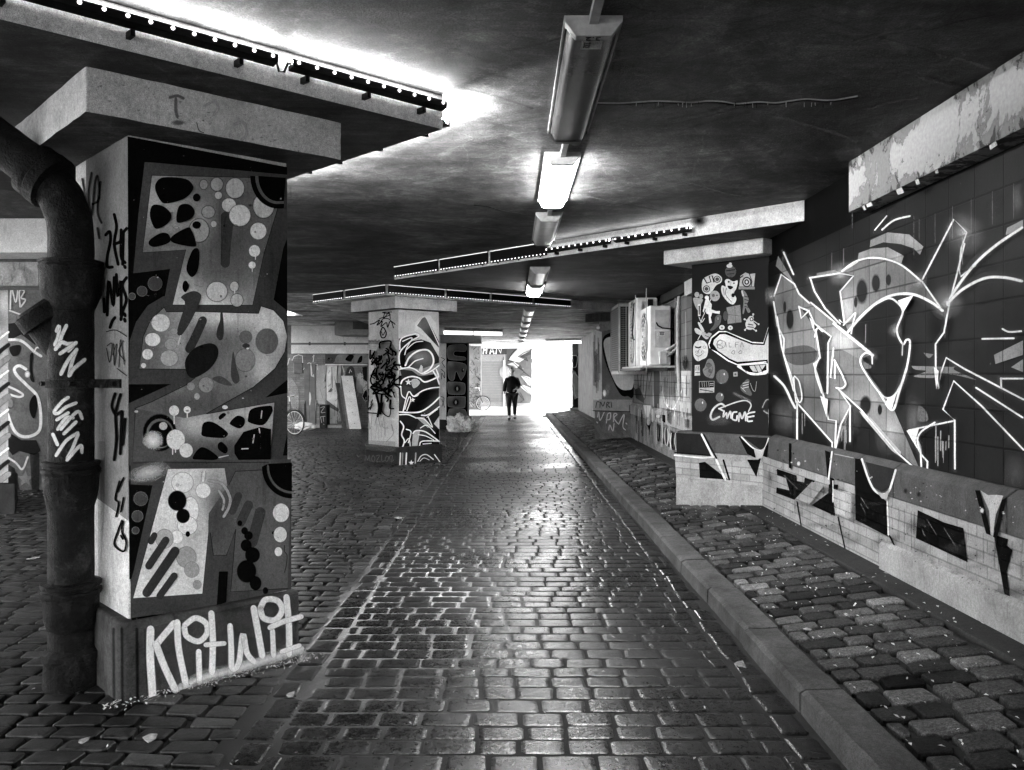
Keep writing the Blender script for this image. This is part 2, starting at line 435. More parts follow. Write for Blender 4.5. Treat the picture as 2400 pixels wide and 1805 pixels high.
class Stones:
    def __init__(s): s.v = []; s.f = []; s.c = []
    def add(s, quad, zf, tone, dome=.006, rnd=.3, low=False):
        rgh = dome / .006
        """quad: four ground corners; rounded block standing ~2 cm out of its bed"""
        cx = sum(q[0] for q in quad) / 4; cyy = sum(q[1] for q in quad) / 4
        out = []
        for i in range(4):
            a, b, c = quad[i - 1], quad[i], quad[(i + 1) % 4]
            if low: out.append(b)
            else:
                r = rnd * R.uniform(.6, 1.3)
                for q, o in ((a, b), (c, b)):
                    d = math.dist(q, o); k = min(.45, r * .05 / d)
                    out.append((o[0] + (q[0] - o[0]) * k, o[1] + (q[1] - o[1]) * k))
        n = len(out); b = len(s.v); tz = R.uniform(-.003, .003) * rgh; tx = R.uniform(-.016, .016) * rgh; ty = R.uniform(-.016, .016) * rgh
        t = lin(tone)
        for k, (sc, dz) in enumerate(((1, -.034), (.985, -.0035 - dome * .3), (.955, -.0005 - dome * .1), (.8, dome * .5))):
            for (x, y) in out:
                xx, yy = cx + (x - cx) * sc, cyy + (y - cyy) * sc
                s.v.append((xx, yy, zf(xx) + tz + dz + tx * (xx - cx) + ty * (yy - cyy))); s.c.append((t, t, t, 1))
        s.v.append((cx, cyy, zf(cx) + tz + dome)); s.c.append((t, t, t, 1))
        for k in range(3):
            for i in range(n): s.f.append((b + k * n + i, b + k * n + (i + 1) % n, b + (k + 1) * n + (i + 1) % n, b + (k + 1) * n + i))
        for i in range(n): s.f.append((b + 3 * n + i, b + 3 * n + (i + 1) % n, b + 4 * n))
    def rows(s, x0, x1, y0, y1, wx, wy, gap, zf, tone, jit=.1, skew=None, vis=None, dome=.006, rnd=.3, lowy=16):
        y = y0; k = 0
        while y < y1:
            h = wy * R.uniform(.9, 1.1); x = x0 - (wx * .5 if k % 2 else 0) + R.uniform(-.03, .03)
            while x < x1:
                ww = wx * R.uniform(1 - jit * 1.6, 1 + jit * 1.6)
                a, b = max(x, x0) + gap / 2, min(x + ww, x1) - gap / 2
                if b - a > .045 and (vis is None or vis((a + b) / 2, y)):
                    sk = (lambda X, Y: Y) if skew is None else skew
                    jj = lambda: R.uniform(-.006, .006) if dome < .004 else R.uniform(-.011, .011)
                    q = [(a + jj(), y + gap / 2 + jj()), (b + jj(), y + gap / 2 + jj()), (b + jj(), y + h - gap / 2 + jj()), (a + jj(), y + h - gap / 2 + jj())]
                    q = [(X, sk(X, Y)) for X, Y in q]
                    tn = R.gauss(100, 11 if dome < .004 else 24)
                    if R.random() < .1: tn += R.choice((-40, 45, 60) if dome > .0042 else (-35, 30))
                    s.add(q, zf, max(30, min(225, tn * tone)), dome, rnd, y > lowy)
                x += ww
            y += h; k += 1
    def build(s, name, mat):
        m = MB(); m.v = s.v; m.f = s.f; m.m = [0] * len(s.f)
        o = m.build(name, mat, None, colors=s.c)
        return o
def seen(x, y): return y < 1.5 or abs(x) < .62 * y + 2.2
st = Stones()
st.rows(-1.05, 1.22, 2.2, 36, .212, .158, .013, zroad, 1.0, vis=seen, dome=.003)
st.rows(-1.225, -1.05, 2.2, 34, .3, .25, .016, zroad, 1.08, vis=seen)
st.rows(1.22, 1.375, 2.2, 34, .3, .26, .016, zroad, .72, vis=seen)
tag(st.build('road', M_STONE), kind='structure')
st = Stones()
def inpillar(x, y):
    for P, L, M in ((Vector((-1.94, 4.425, 0)), .875, .9), (Vector((-2.078, 16, 0)), .92, 1.0)):
        q = Vector((x, y, 0)) - P; a, b = q.dot(DA), q.dot(DB)
        if -.02 < a < L + .02 and -.02 < b < M + .02: return True
    return False
st.rows(-15, -1.225, 2.2, 28, .2, .145, .021, zroad, 1.0, jit=.16, skew=lambda X, Y: Y + .05 * (X + 1.2) * 0 + .02 * math.sin(X * 2.1), vis=lambda x, y: seen(x, y) and not inpillar(x, y), dome=.0044, rnd=.26, lowy=13)
tag(st.build('side_yard', M_STONE2), kind='structure')
st = Stones()
st.rows(1.62, 2.45, 2.2, 36, .205, .165, .027, zpave, 1.0, jit=.14, skew=lambda X, Y: Y - .12 * (X - 1.6), vis=seen, dome=.0045, rnd=.24)
tag(st.build('pavement', M_STONE3), kind='structure')
g = MB().box((-300, -200, -.6), (300, 300, -.026)); tag(g.build('ground', M_BED), kind='structure')
g = MB().extr([(1.598, -.02), (2.9, -.02), (2.9, zpave(2.9) - .03), (2.6, zpave(2.6) - .03), (1.598, zpave(1.6) - .03)], (0, -8, 0), (1, 0, 0), (0, 0, 1), (0, 44, 0))
tag(g.build('pavement_bed', plain('pavement_bed', 9, .85, .3, var=.4)), kind='structure')
g = MB(); y = -8
while y < 36:
    L = R.uniform(.95, 1.1); g.extr([(1.395, -.015), (1.6, -.015), (1.6, .116), (1.425, .114), (1.4, .096)], (R.uniform(-.005, .005), y, R.uniform(-.004, .004)), (1, 0, 0), (0, 0, 1), (R.uniform(-.004, .004), L - .02, 0)); y += L
M_KERB = concrete('kerb_stone', 82, .5, 1.3, 2.0, .8, .4)
kb = roughen(g.build('kerb', M_KERB), .006, 8, 7); tag(kb, kind='structure')
g = MB().extr([(2.45, .1), (2.66, .1), (2.66, zpave(2.62) + .01), (2.45, zpave(2.45) + .008)], (0, -8, 0), (1, 0, 0), (0, 0, 1), (0, 43, 0))
tag(g.build('pavement_edge', concrete('edge_strip', 46, .45, .7, 2.0, .75, .4), bevel=.01), kind='structure')

tag(MB().box((-60, -70, -.3), (60, -8.5, -.004)).build('bounce_forecourt', concrete('bounce_forecourt', 135, .15, .3, 2, .8, .1)), kind='structure')  # added behind the camera, pale to bounce sunlight into the underpass

tag(MB().box((-1.3, 1.5, -.1), (1.4, 36, -.0028)).build('road_bed', M_BED), kind='structure')

tag(MB().box((-60, -8.5, -.3), (-9, 12.9, -.004)).build('bounce_forecourt', D.materials['bounce_forecourt']), kind='structure')  # added unseen on the left to bounce more daylight onto the cobbles
tag(MB().box((-60, 13.2, -.3), (-5.9, 27.2, -.022)).build('unseen_courtyard', concrete('unseen_courtyard', 185, .15, .3, 2, .8, .1)), kind='structure')  # unseen pale paving added to bounce sunlight into the yard

tag(MB().box((-40, 28.7, -.3), (-2.6, 45.9, -.006)).build('unseen_courtyard', D.materials['unseen_courtyard']), kind='structure')  # unseen paving under the open roof, added to flood the far end
# ---------------------------------------------------------------- ceiling and its drop panels
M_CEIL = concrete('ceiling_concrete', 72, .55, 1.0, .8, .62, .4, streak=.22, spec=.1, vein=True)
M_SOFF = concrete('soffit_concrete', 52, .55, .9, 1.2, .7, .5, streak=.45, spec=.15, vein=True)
M_CAP = concrete('painted_concrete', 190, .35, .6, 2.2, .75, .25)
M_PALE = concrete('pale_concrete', 200, .22, .35, 2.0, .75, .3)
M_DARK = concrete('sooty_concrete', 40, .5, .5, 2, .7, .3)
M_BLACK = plain('black_paint', 12, .5, .12)
ceil = thing('underpass_ceiling', 'dark stained concrete ceiling slab over the underpass, opened to the sky where unseen', 'ceiling', (-1, 8, ZC))
MB().prism([(-7.6, -8), (2.76, -8), (2.76, 17.2), (-5.6, 17.2), (-5.6, 12.9), (-7.6, 12.9)], ZC, ZC + .5).build('slab', M_CEIL, ceil)  # left and back edges, out of view, shaped to steer the daylight
M_CEIL_LIT = concrete('daylit_ceiling_concrete', 150, .4, .8, .8, .7, .3, streak=.4, spec=.1, vein=True)  # same ceiling made paler to carry the daylight towards the exit
MB().prism([(-5.6, 17.2), (2.76, 17.2), (2.76, 41), (2.4, 41), (2.4, 46.3), (-2.7, 46.3), (-2.7, 28.65), (-7.4, 28.65), (-7.4, 23.5), (-5.6, 23.5)], ZC, ZC + .5).build('slab', M_CEIL_LIT, ceil)  # outline opened out of view for sky light, extended to shade the end wall
P1 = Vector((-1.94, 4.425, 0)); P2 = Vector((-2.078, 16, 0))
A46 = math.radians(46.5); EA = Vector((math.sin(A46), math.cos(A46), 0)); EB = Vector((-math.cos(A46), math.sin(A46), 0))
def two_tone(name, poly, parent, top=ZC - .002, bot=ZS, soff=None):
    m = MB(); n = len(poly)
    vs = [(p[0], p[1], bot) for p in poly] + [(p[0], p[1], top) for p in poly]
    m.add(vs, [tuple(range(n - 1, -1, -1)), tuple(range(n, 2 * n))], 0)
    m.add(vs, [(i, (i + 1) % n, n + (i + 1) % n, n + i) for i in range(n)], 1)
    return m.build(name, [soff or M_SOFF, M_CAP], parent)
K1 = Vector((-.402, 5.058, 0))
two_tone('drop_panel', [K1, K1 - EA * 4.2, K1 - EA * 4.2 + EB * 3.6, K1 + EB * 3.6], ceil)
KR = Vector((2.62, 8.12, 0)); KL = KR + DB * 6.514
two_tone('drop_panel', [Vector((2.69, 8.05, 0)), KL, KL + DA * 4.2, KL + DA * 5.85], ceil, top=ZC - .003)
K2 = Vector((-2.218, 15.47, 0)); K2L = K2 + DB * 2.61
two_tone('drop_panel', [K2, K2L, Vector((-3.964, 28.6, 0)), Vector((-2.68, 28.6, 0)), Vector((-2.68, 45.9, 0)), Vector((2.38, 45.9, 0)), Vector((2.38, 40.9, 0)), Vector((2.69, 40.9, 0)), K2 + DA * 6.6], ceil, top=ZC - .004, bot=ZS + .003, soff=M_CEIL_LIT)
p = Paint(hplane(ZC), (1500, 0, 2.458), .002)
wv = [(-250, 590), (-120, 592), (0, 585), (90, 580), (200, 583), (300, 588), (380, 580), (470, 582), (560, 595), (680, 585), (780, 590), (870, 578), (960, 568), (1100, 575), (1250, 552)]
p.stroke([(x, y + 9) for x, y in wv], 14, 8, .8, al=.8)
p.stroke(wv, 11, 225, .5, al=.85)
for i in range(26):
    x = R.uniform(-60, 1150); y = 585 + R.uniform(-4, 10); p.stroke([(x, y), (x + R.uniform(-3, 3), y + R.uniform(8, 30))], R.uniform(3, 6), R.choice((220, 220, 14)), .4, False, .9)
p.use((600, 200, 3.2)).stroke([(560, 850), (740, 925), (1000, 975), (1250, 1015), (1500, 1050), (1900, 1120)], 6, 120, .8, al=.5)
p.stroke([(1060, 775), (1300, 820), (1480, 860), (1700, 900), (1920, 945)], 6, 140, .8, al=.6); p.stroke([(1640, 893), (1740, 905), (1830, 930), (1920, 945)], 12, 10, .8, al=.7)
p.use((1150, 320, 3.687)); p.stroke([(1200, 210), (1400, 300), (1560, 350), (1750, 400), (1950, 460), (2160, 510)], 12, 165, .9, al=.55)
p.stroke([(680, 480), (900, 520), (1100, 570), (1300, 600), (1500, 640)], 14, 150, .9, al=.4)
p.stroke([(840, 470), (1000, 445), (1150, 460)], 10, 160, .8, al=.5); p.stroke([(1480, 420), (1600, 410), (1700, 395)], 24, 150, .9, al=.4)
p.stroke([(0, 600), (120, 635), (250, 655), (340, 680)], 9, 150, .7, al=.6)
for q in range(70):                                    # old roller and trowel marks
    x, y = R.uniform(-300, 2200), R.uniform(-100, 600); L = R.uniform(80, 420); d = R.choice((-.25, .3))
    p.use((1150, 0, 2.0)).stroke([(x, y), (x + L * .5, y + L * d * .5 + R.uniform(-12, 12)), (x + L, y + L * d)], R.uniform(6, 26), R.choice((150, 135, 60, 40)), .95, al=R.uniform(.12, .34))
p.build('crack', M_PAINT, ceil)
beam = thing('edge_beam', 'pale beam with flaking paint along the ceiling over the tiled wall', 'beam', (2.6, 3, 2.86))
def peel():
    n = NT('flaking_paint'); p = n.geo(); a = n.noise(p, 2.6, 8, .72, .5); b = n.noise(p, 40, 4, .6); x = n.new('ShaderNodeSeparateXYZ'); n.link(p, x.inputs[0])
    e = n.math('ADD', n.rng(x.outputs[2], 2.85, 3.0, .12, 0), n.rng(x.outputs[2], 3.12, 3.25, 0, .1))
    q = n.math('ADD', a, e); f = n.rng(q, .535, .545, 0, 1); g2 = n.rng(n.math('ADD', n.noise(p, 5, 8, .75, .8), e), .62, .63, 0, 1)
    v = n.mix(f, lin(165), n.mix(g2, lin(125), lin(48))); v = n.math('MULTIPLY', v, n.rng(b, .3, .7, .8, 1.1))
    n.bump(n.math('SUBTRACT', n.math('MULTIPLY', b, .2), f), .8, .012); return n.color(v, .75, .3)
MB().box((2.55, -8, 2.868), (2.72, 6.62, ZC - .003)).build('beam_face', peel(), beam)
for i in range(9):                                     # curling flakes on its lower edge
    y = R.uniform(3.9, 6.4); a = R.uniform(.03, .09)
    if i == 0: fl = MB()
    fl.ob((2.553, y, 2.869), (0, a, R.uniform(-.01, .01)), (R.uniform(.0, .02), 0, -R.uniform(.015, .04)), (.003, 0, .002))
fl.build('paint_flake', M_PALE, beam)
# ---------------------------------------------------------------- pillars
def chamf(O, ea, eb, L, M, c):
    return [O + ea * c, O + ea * (L - c), O + ea * L + eb * c, O + ea * L + eb * (M - c), O + ea * (L - c) + eb * M, O + ea * c + eb * M, O + eb * (M - c), O + eb * c]
def pillar(name_label, P, L, M, cap_o=.28, cap_L=None, group='square pillars set diagonally under drop panels', plinth_h=.4, shaft=None, plinth=None, po=.06):
    t = thing('pillar', name_label, 'pillar', (P + DA * L / 2 + DB * M / 2), group)
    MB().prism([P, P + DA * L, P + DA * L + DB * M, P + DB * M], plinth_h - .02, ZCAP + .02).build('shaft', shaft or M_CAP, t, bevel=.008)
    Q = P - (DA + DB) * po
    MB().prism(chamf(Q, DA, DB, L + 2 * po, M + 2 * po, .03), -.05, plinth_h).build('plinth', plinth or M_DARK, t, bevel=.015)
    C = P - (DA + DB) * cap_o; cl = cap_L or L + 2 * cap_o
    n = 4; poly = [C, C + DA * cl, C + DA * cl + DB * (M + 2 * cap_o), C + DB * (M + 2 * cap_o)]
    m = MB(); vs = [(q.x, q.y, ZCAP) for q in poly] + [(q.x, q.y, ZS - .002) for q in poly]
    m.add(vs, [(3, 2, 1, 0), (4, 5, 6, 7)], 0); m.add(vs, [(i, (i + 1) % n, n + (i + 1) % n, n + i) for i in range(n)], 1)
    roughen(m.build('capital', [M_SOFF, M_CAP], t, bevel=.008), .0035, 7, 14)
    return t
# ---- near pillar with its letter mural
pil = pillar('near square pillar with a tall mural of spotted block letters and a tagged plinth', P1, .875, .9, .283, 1.345, plinth=concrete('rough_plinth', 74, .5, 1.2, 3.5, .85, .6))
fp = vplane(P1 - DB * .0005, DA)
Z1, Z2, Z3 = (0, 0, 2.7736), (0, 500, 2.7736), (0, 1050, 2.5606)
p = Paint(fp, Z2, .001, .0002)
B = 13
def q1(pts): return [(x, y - 1386.8) for x, y in pts]
p.poly([(829, -500), (1866, -300), (1868, 1600), (1876, 2130), (840, 2380)], B)
p.poly([(940, -332), (1000, -329), (1866, -250), (1868, 160), (1840, 230), (1775, 580), (1060, 600), (1105, 362), (866, 390), (900, 0)], 70, tf=blobs(70, (1000, -150, 200, 200, 82), (1800, 300, 90, 300, 58)), h=60)
p.poly([(1060, 540), (960, 600), (885, 705), (842, 830), (836, 1112), (1112, 1110), (836, 1236), (836, 1640), (1868, 1605), (1868, 690), (1855, 625), (1775, 560)], 66, h=70, tf=blobs(66, (900, 1450, 150, 200, 82), (1400, 1230, 300, 60, 88)))
p.poly([(1868, 1080), (1725, 1198), (1868, 1168)], B); p.poly([(1868, 1410), (1838, 1575), (1868, 1575)], B)
p.poly([(836, 1112), (1110, 1110), (836, 1234)], B)
for x, y, r in ((1007, 457, 46), (922, 507, 32), (857, 540, 21)): p.disc(x, y, r + 4, None, 125, .1); p.disc(x, y, r, None, 72, .1)
# upper letter
L1 = [(985, -246), (1300, -240), (1620, -232), (1850, -222), (1800, -20), (1715, 260), (1640, 598), (1120, 596), (1206, 238), (925, 256), (955, 0)]
p.poly(L1, 95, tf=blobs(104, (1040, -60, 230, 260, 196), (1180, 500, 120, 170, 200), (1350, 590, 380, 95, 220), (1640, 580, 70, 160, 150), (1480, 200, 140, 120, 88), (1300, 60, 70, 120, 170)), h=34)
p.stroke(L1 + [L1[0], L1[1]], 6, 40, .4, False)
p.caps((1462, 20), (1462, 325), 58, 62, .12); p.stroke([(1490, 40), (1470, 200), (1462, 325)], 60, 62, .12)
for x, y, a, b, t in ((1322, -186, 27, 33, 155), (1407, -187, 42, 45, 168), (1525, -162, 62, 68, 192), (1417, -115, 24, 25, 205), (1485, -52, 48, 46, 218), (1556, 15, 71, 72, 235), (1710, -47, 70, 82, 200), (1675, 116, 55, 56, 236), (1385, 71, 20, 21, 200), (1350, -7, 44, 41, 168), (1290, 113, 67, 79, 172), (1650, 246, 38, 40, 238), (1634, 338, 24, 24, 240), (1405, 510, 70, 66, 208), (1518, 477, 29, 33, 205), (1535, 566, 41, 43, 205)):
    p.disc(x, y, a + 3, b + 3, t * .62, .12); p.disc(x, y, a, b, t, .1)
for x, y0, y1 in ((1655, 280, 300), (1634, 355, 380), (1520, 505, 520)): p.line((x, y0), (x, y1), w=7, t=230)
SP = 11
for s_ in ([(1010, 1190), (1060, 1155), (1200, 1165), (1250, 1212), (1235, 1258), (1180, 1300), (1080, 1325), (1040, 1310), (1005, 1240)], [(990, 1335), (1060, 1345), (1110, 1400), (1085, 1455), (1020, 1490), (990, 1470), (968, 1395)], [(1160, 1340), (1220, 1330), (1258, 1370), (1240, 1420), (1160, 1452), (1140, 1420)], [(970, 1560), (1040, 1517), (1090, 1525), (1098, 1575), (1010, 1607), (965, 1595)], [(1110, 1540), (1210, 1482), (1240, 1500), (1270, 1590), (1240, 1605), (1120, 1580)]):
    p.poly(q1(s_), SP, True)
p.disc(1272, -100, 25, 27, SP); p.disc(1272, 78, 29, 25, SP)
p.poly([(1240, 250), (1275, 228), (1290, 262), (1280, 370), (1240, 416), (1205, 360)], SP, True); p.poly([(1185, 450), (1205, 440), (1222, 475), (1200, 515), (1180, 490)], SP, True)
def arcpoly(cx, cy, a, b, t0, t1, n=14): return [(cx + a * math.cos(t0 + (t1 - t0) * i / n), cy + b * math.sin(t0 + (t1 - t0) * i / n)) for i in range(n + 1)]
for a, b, t in ((180, 212, 10), (148, 182, 95), (128, 165, 9)):
    p.poly(arcpoly(1800, -240, a, b, PI, PI / 2) + [(1838, -30 - (212 - b) * 1.0), (1850, -228)], t)
# middle letter
L2 = [(1060, 612), (1075, 642), (1270, 640), (1675, 652), (1690, 605), (1770, 630), (1835, 700), (1861, 800), (1845, 900), (1780, 1010), (1640, 1130), (1335, 1302), (1190, 1330), (870, 1268), (980, 1225), (1200, 1118), (1262, 1070), (1195, 1014), (898, 1012), (925, 800), (975, 690)]
p.poly(L2, 120, tf=blobs(112, (1760, 720, 150, 220, 238), (1480, 670, 330, 85, 235), (1690, 1010, 110, 110, 215), (1150, 830, 120, 220, 168), (950, 900, 110, 200, 105), (1450, 1040, 160, 110, 130), (1180, 1250, 300, 80, 88)), h=34)
p.stroke(L2[:12], 6, 34, .4, False); p.stroke(L2[13:] + [L2[0]], 6, 34, .4, False)
p.poly([(1170, 545), (1240, 508), (1290, 520), (1298, 560), (1240, 690), (1180, 785), (1148, 790), (1150, 740), (1195, 590)], 62, True)
p.stroke([(1310, 700), (1265, 800), (1225, 880)], 60, 58, .12)
p.poly([(1425, 650), (1440, 650), (1448, 760), (1440, 815), (1420, 826), (1400, 800), (1405, 750), (1422, 700)], 58, True)
for x, y, a, b, t in ((1727, 832, 76, 86, 108), (1590, 805, 43, 43, 112), (1586, 955, 68, 78, 142), (1038, 713, 63, 60, 228), (985, 822, 52, 45, 236), (952, 917, 36, 36, 240), (926, 990, 17, 17, 232), (1123, 768, 24, 23, 165), (1103, 852, 42, 39, 168), (1092, 942, 60, 54, 178), (1332, 1115, 52, 53, 150), (1232, 1125, 28, 28, 150), (1272, 1190, 19, 23, 172)):
    p.disc(x, y, a, b, t, .1)
p.line((1165, 800), (1150, 850), w=14, t=210)
p.poly([(1197, 1014), (1202, 940), (1265, 872), (1360, 845), (1408, 880), (1400, 950), (1340, 1025), (1240, 1072)], 30, True)
p.poly([(1508, 900), (1525, 990), (1548, 1080), (1518, 1108), (1493, 1060), (1496, 960)], 70, True)
p.poly([(1370, 1075), (1420, 1058), (1470, 1085), (1500, 1120), (1430, 1110)], 84, True)
p.disc(1590, 862, 26, 16, 60, .2); p.disc(1600, 880, 9, 6, 225)
# its foot with the eye
FT = [(872, 1268), (1190, 1330), (1335, 1303), (1775, 1228), (1762, 1420), (1745, 1610), (852, 1622)]
p.poly(FT, 84, tf=blobs(84, (1290, 1370, 190, 95, 205), (1640, 1300, 240, 110, 200), (1480, 1390, 180, 60, 180), (1700, 1420, 90, 180, 175)), h=34)
p.stroke([(872, 1268), (852, 1622), (1745, 1610), (1775, 1228), (1335, 1303)], 6, 36, .4, False)
p.disc(1030, 1425, 112, 124, 10); p.disc(1032, 1430, 92, 100, 98); p.disc(1036, 1435, 80, 86, 10)
p.disc(1052, 1382, 27, 26, 200); p.disc(985, 1475, 66, 62, 235, .8)
for x, y, a, b, t in ((1122, 1282, 34, 35, 234), (1207, 1277, 24, 24, 238), (1133, 1470, 62, 68, 236), (1200, 1540, 45, 48, 222), (1452, 1260, 19, 13, 238)): p.disc(x, y, a, b, t, .1)
for x, a, b in ((1122, 1300, 1365), (1207, 1290, 1325), (1112, 1525, 1563), (1130, 1525, 1550)): p.line((x, a), (x, b), w=9, t=232)
for s_ in ([(1310, 1365), (1350, 1352), (1400, 1370), (1465, 1420), (1465, 1445), (1430, 1460), (1310, 1448), (1300, 1410)], [(1410, 1320), (1440, 1297), (1458, 1310), (1420, 1342)], [(1485, 1355), (1530, 1315), (1575, 1330), (1578, 1370), (1545, 1398), (1490, 1375)], [(1600, 1330), (1625, 1270), (1740, 1250), (1760, 1270), (1755, 1300), (1700, 1375), (1610, 1360)], [(1240, 1590), (1300, 1518), (1395, 1570), (1395, 1600), (1300, 1600)], [(1405, 1500), (1430, 1485), (1468, 1525), (1455, 1560), (1410, 1535)]): p.poly(s_, SP, True)
p.poly([(1510, 1510), (1570, 1420), (1680, 1387), (1750, 1402), (1748, 1606), (1545, 1612), (1512, 1560)], SP)
for a, b in (((1690, 1285), (1685, 1330)), ((1640, 1440), (1632, 1490)), ((1672, 1400), (1676, 1425)), ((1560, 1530), (1600, 1528)), ((1412, 1585), (1470, 1572))): p.line(a, b, w=8, t=215)
# lower letter
p.use(Z3)
p.poly([(774, 80), (1735, 66), (1736, 842), (774, 1046)], 70, h=60, tf=blobs(68, (1000, 950, 200, 60, 56), (1500, 100, 200, 80, 84)))
p.line((790, 88), (1600, 84), w=5, t=34)
p.poly([(770, 216), (905, 222), (790, 742), (772, 800)], B)
for x, y, a in ((834, 302, 42), (814, 406, 34), (803, 491, 21)): p.disc(x, y, a + 3, None, 135, .1); p.disc(x, y, a, None, 70, .1)
p.disc(885, 145, 118, 52, 200, .95, .95, rot=-.25)
LL = [(995, 125), (1335, 120), (1352, 222), (1240, 430), (1240, 500), (1203, 870), (787, 896)]
p.poly(LL, 215, tf=blobs(222, (1330, 330, 120, 160, 88), (1160, 520, 90, 120, 195), (1300, 160, 60, 60, 170)), h=30)
p.stroke(LL[3:] + [LL[0]], 5, 60, .4, False)
RL = [(1352, 226), (1400, 138), (1555, 130), (1580, 215), (1640, 275), (1732, 300), (1713, 838), (1372, 858), (1402, 484), (1346, 640), (1268, 640), (1252, 512), (1240, 500), (1240, 390)]
p.poly(RL, 88, tf=blobs(86, (1640, 500, 140, 240, 98), (1300, 420, 80, 120, 74)), h=50)
p.stroke([(1250, 505), (1268, 640), (1346, 640), (1402, 484), (1372, 858), (1713, 838)], 6, 32, .4, False); p.line((1360, 220), (1400, 138), (1555, 130), w=5, t=34)
for a, b, w_ in (((1418, 285), (1382, 375), 46), ((1478, 340), (1432, 440), 56), ((1548, 385), (1500, 560), 66)): p.caps(a, b, w_, 60)
for x, y, a, b, t in ((1083, 205, 67, 64, 238), (1130, 370, 52, 84, 240), (1112, 462, 62, 58, 240), (1050, 530, 36, 42, 242), (1206, 253, 46, 47, 245), (975, 540, 55, 60, 176), (1105, 650, 62, 66, 165), (1138, 725, 47, 49, 165), (1170, 815, 27, 29, 160)): p.disc(x, y, a, b, t, .1)
p.line((1210, 150), (1205, 185), w=34, t=235, soft=.8)
p.stroke([(1240, 192), (1320, 215), (1365, 290), (1360, 350), (1330, 405)], 22, 165, .4); p.stroke([(1300, 255), (1330, 310), (1322, 365)], 18, 170, .4)
for x, y, a, b in ((1050, 313, 58, 63), (1085, 404, 42, 45), (1113, 512, 14, 18), (1425, 447, 15, 17), (1453, 493, 21, 23), (1476, 521, 27, 27), (1462, 580, 34, 37), (1500, 637, 46, 48), (1464, 735, 60, 70), (1518, 806, 36, 44), (1577, 850, 17, 21), (1624, 505, 9, 10)): p.disc(x, y, a, b, 11, .08)
for a, b, w_ in (((912, 520), (893, 555), 40), ((980, 550), (880, 700), 48), ((1035, 615), (868, 860), 58), ((1030, 762), (945, 880), 44)): p.caps(a, b, w_, 54)
for x, y, a, b, t in ((1670, 385, 50, 57, 226), (1665, 515, 40, 47, 226), (1654, 617, 23, 28, 228)): p.disc(x, y, a, b, t)
for a, b, t in ((180, 190, 9), (150, 160, 88), (138, 146, 9)): p.poly(arcpoly(1735, 110, a, b, PI, PI / 2) + [(1735, 86), (1590, 92)], t)
p.poly([(1298, 735), (1352, 735), (1340, 920), (1284, 938)], 12)
p.poly([(774, 1012), (900, 995), (1050, 984), (774, 1046)], 10)
p.stroke([(1690, 580), (1690, 615), (1705, 640), (1700, 700), (1690, 740)], 5, 25, .4)
p.use(Z2)
for i in range(150):                                   # specks of overspray, scuffs and bare spots
    x, y = R.uniform(850, 1850), R.uniform(-420, 2000); r = R.uniform(1, 3.5) if i < 120 else R.uniform(5, 11)
    p.disc(x, y, r * R.uniform(.7, 1.8), r, R.choice((12, 20, 150, 210, 120)), .6, .75)
for i in range(26):
    x, y = R.uniform(850, 1850), R.uniform(-400, 1500); p.stroke([(x, y), (x + R.uniform(-4, 4), y + R.uniform(60, 420))], R.uniform(6, 30), R.choice((20, 20, 30, 150)), .98, False, R.uniform(.1, .28))
for i in range(16):
    x, y = R.uniform(860, 1840), R.uniform(-200, 1900); p.stroke([(x, y), (x + R.uniform(-60, 60), y + R.uniform(-30, 30))], 3, R.choice((150, 40)), .5, False, .6)
p.build('mural', M_PAINT, pil)
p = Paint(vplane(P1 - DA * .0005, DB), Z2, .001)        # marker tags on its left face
bk = 26
p.use(Z2); p.poly([(560, -500), (831, -540), (836, 1010), (836, 2000), (560, 1800)], 118, tf=blobs(116, (600, 700, 60, 900, 84), (640, -300, 80, 200, 80), (800, 1300, 50, 300, 96)), h=60)  # streaked coat over the whole face, darkened to offset light from the left
for L in ([(690, 140), (715, 120), (720, 180), (700, 280), (700, 345), (730, 350)], [(745, 10), (760, 90), (745, 200), (770, 330)], [(745, 200), (785, 180), (790, 110)], [(825, 100), (795, 150), (790, 280), (815, 320)], [(805, 130), (800, 330)], [(700, 660), (710, 440), (740, 600), (745, 420)], [(760, 400), (770, 540), (790, 440), (790, 660)], [(825, 420), (800, 470), (825, 560), (800, 640), (790, 690)], [(680, 560), (682, 640)], [(720, 740), (735, 700), (750, 680)], [(815, 345), (818, 352)], [(815, 655), (818, 665)], [(815, 690), (818, 700)]): p.stroke(L, 24, 8, .25)
for L in ([(600, -260), (580, -120), (600, 20), (620, -180), (640, -240), (650, -100), (610, -60)], [(540, -220), (560, -100), (570, 0)], [(660, -200), (640, -20), (665, 60)], [(640, 100), (650, 160)]): p.stroke(L, 20, 26, .5, al=.85)
for L in ([(700, 880), (720, 970), (735, 850), (705, 860)], [(745, 850), (750, 990), (765, 850), (740, 920)], [(780, 1000), (790, 820), (815, 980)], [(700, 770), (760, 760), (830, 800)], [(770, 1010), (830, 1055)], [(810, 830), (780, 900), (820, 960)]): p.stroke(L, 8, 40, .4, al=.9)
for L in ([(755, 1175), (735, 1250), (760, 1310), (790, 1290)], [(790, 1180), (760, 1300), (765, 1460), (750, 1600)], [(800, 1290), (790, 1560)], [(820, 1340), (805, 1500)]): p.stroke(L, 24, 10, .4)
p.use(Z3)
for L in ([(740, 435), (715, 500), (695, 580), (750, 620), (765, 560), (740, 500), (745, 440)], [(735, 525), (745, 545)], [(725, 200), (700, 300), (720, 330), (705, 410)], [(750, 180), (715, 260)], [(750, 300), (735, 380)]): p.stroke(L, 13, 12, .3)
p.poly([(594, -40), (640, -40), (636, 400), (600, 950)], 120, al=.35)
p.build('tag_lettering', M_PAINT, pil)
Q1 = P1 - (DA + DB) * .06
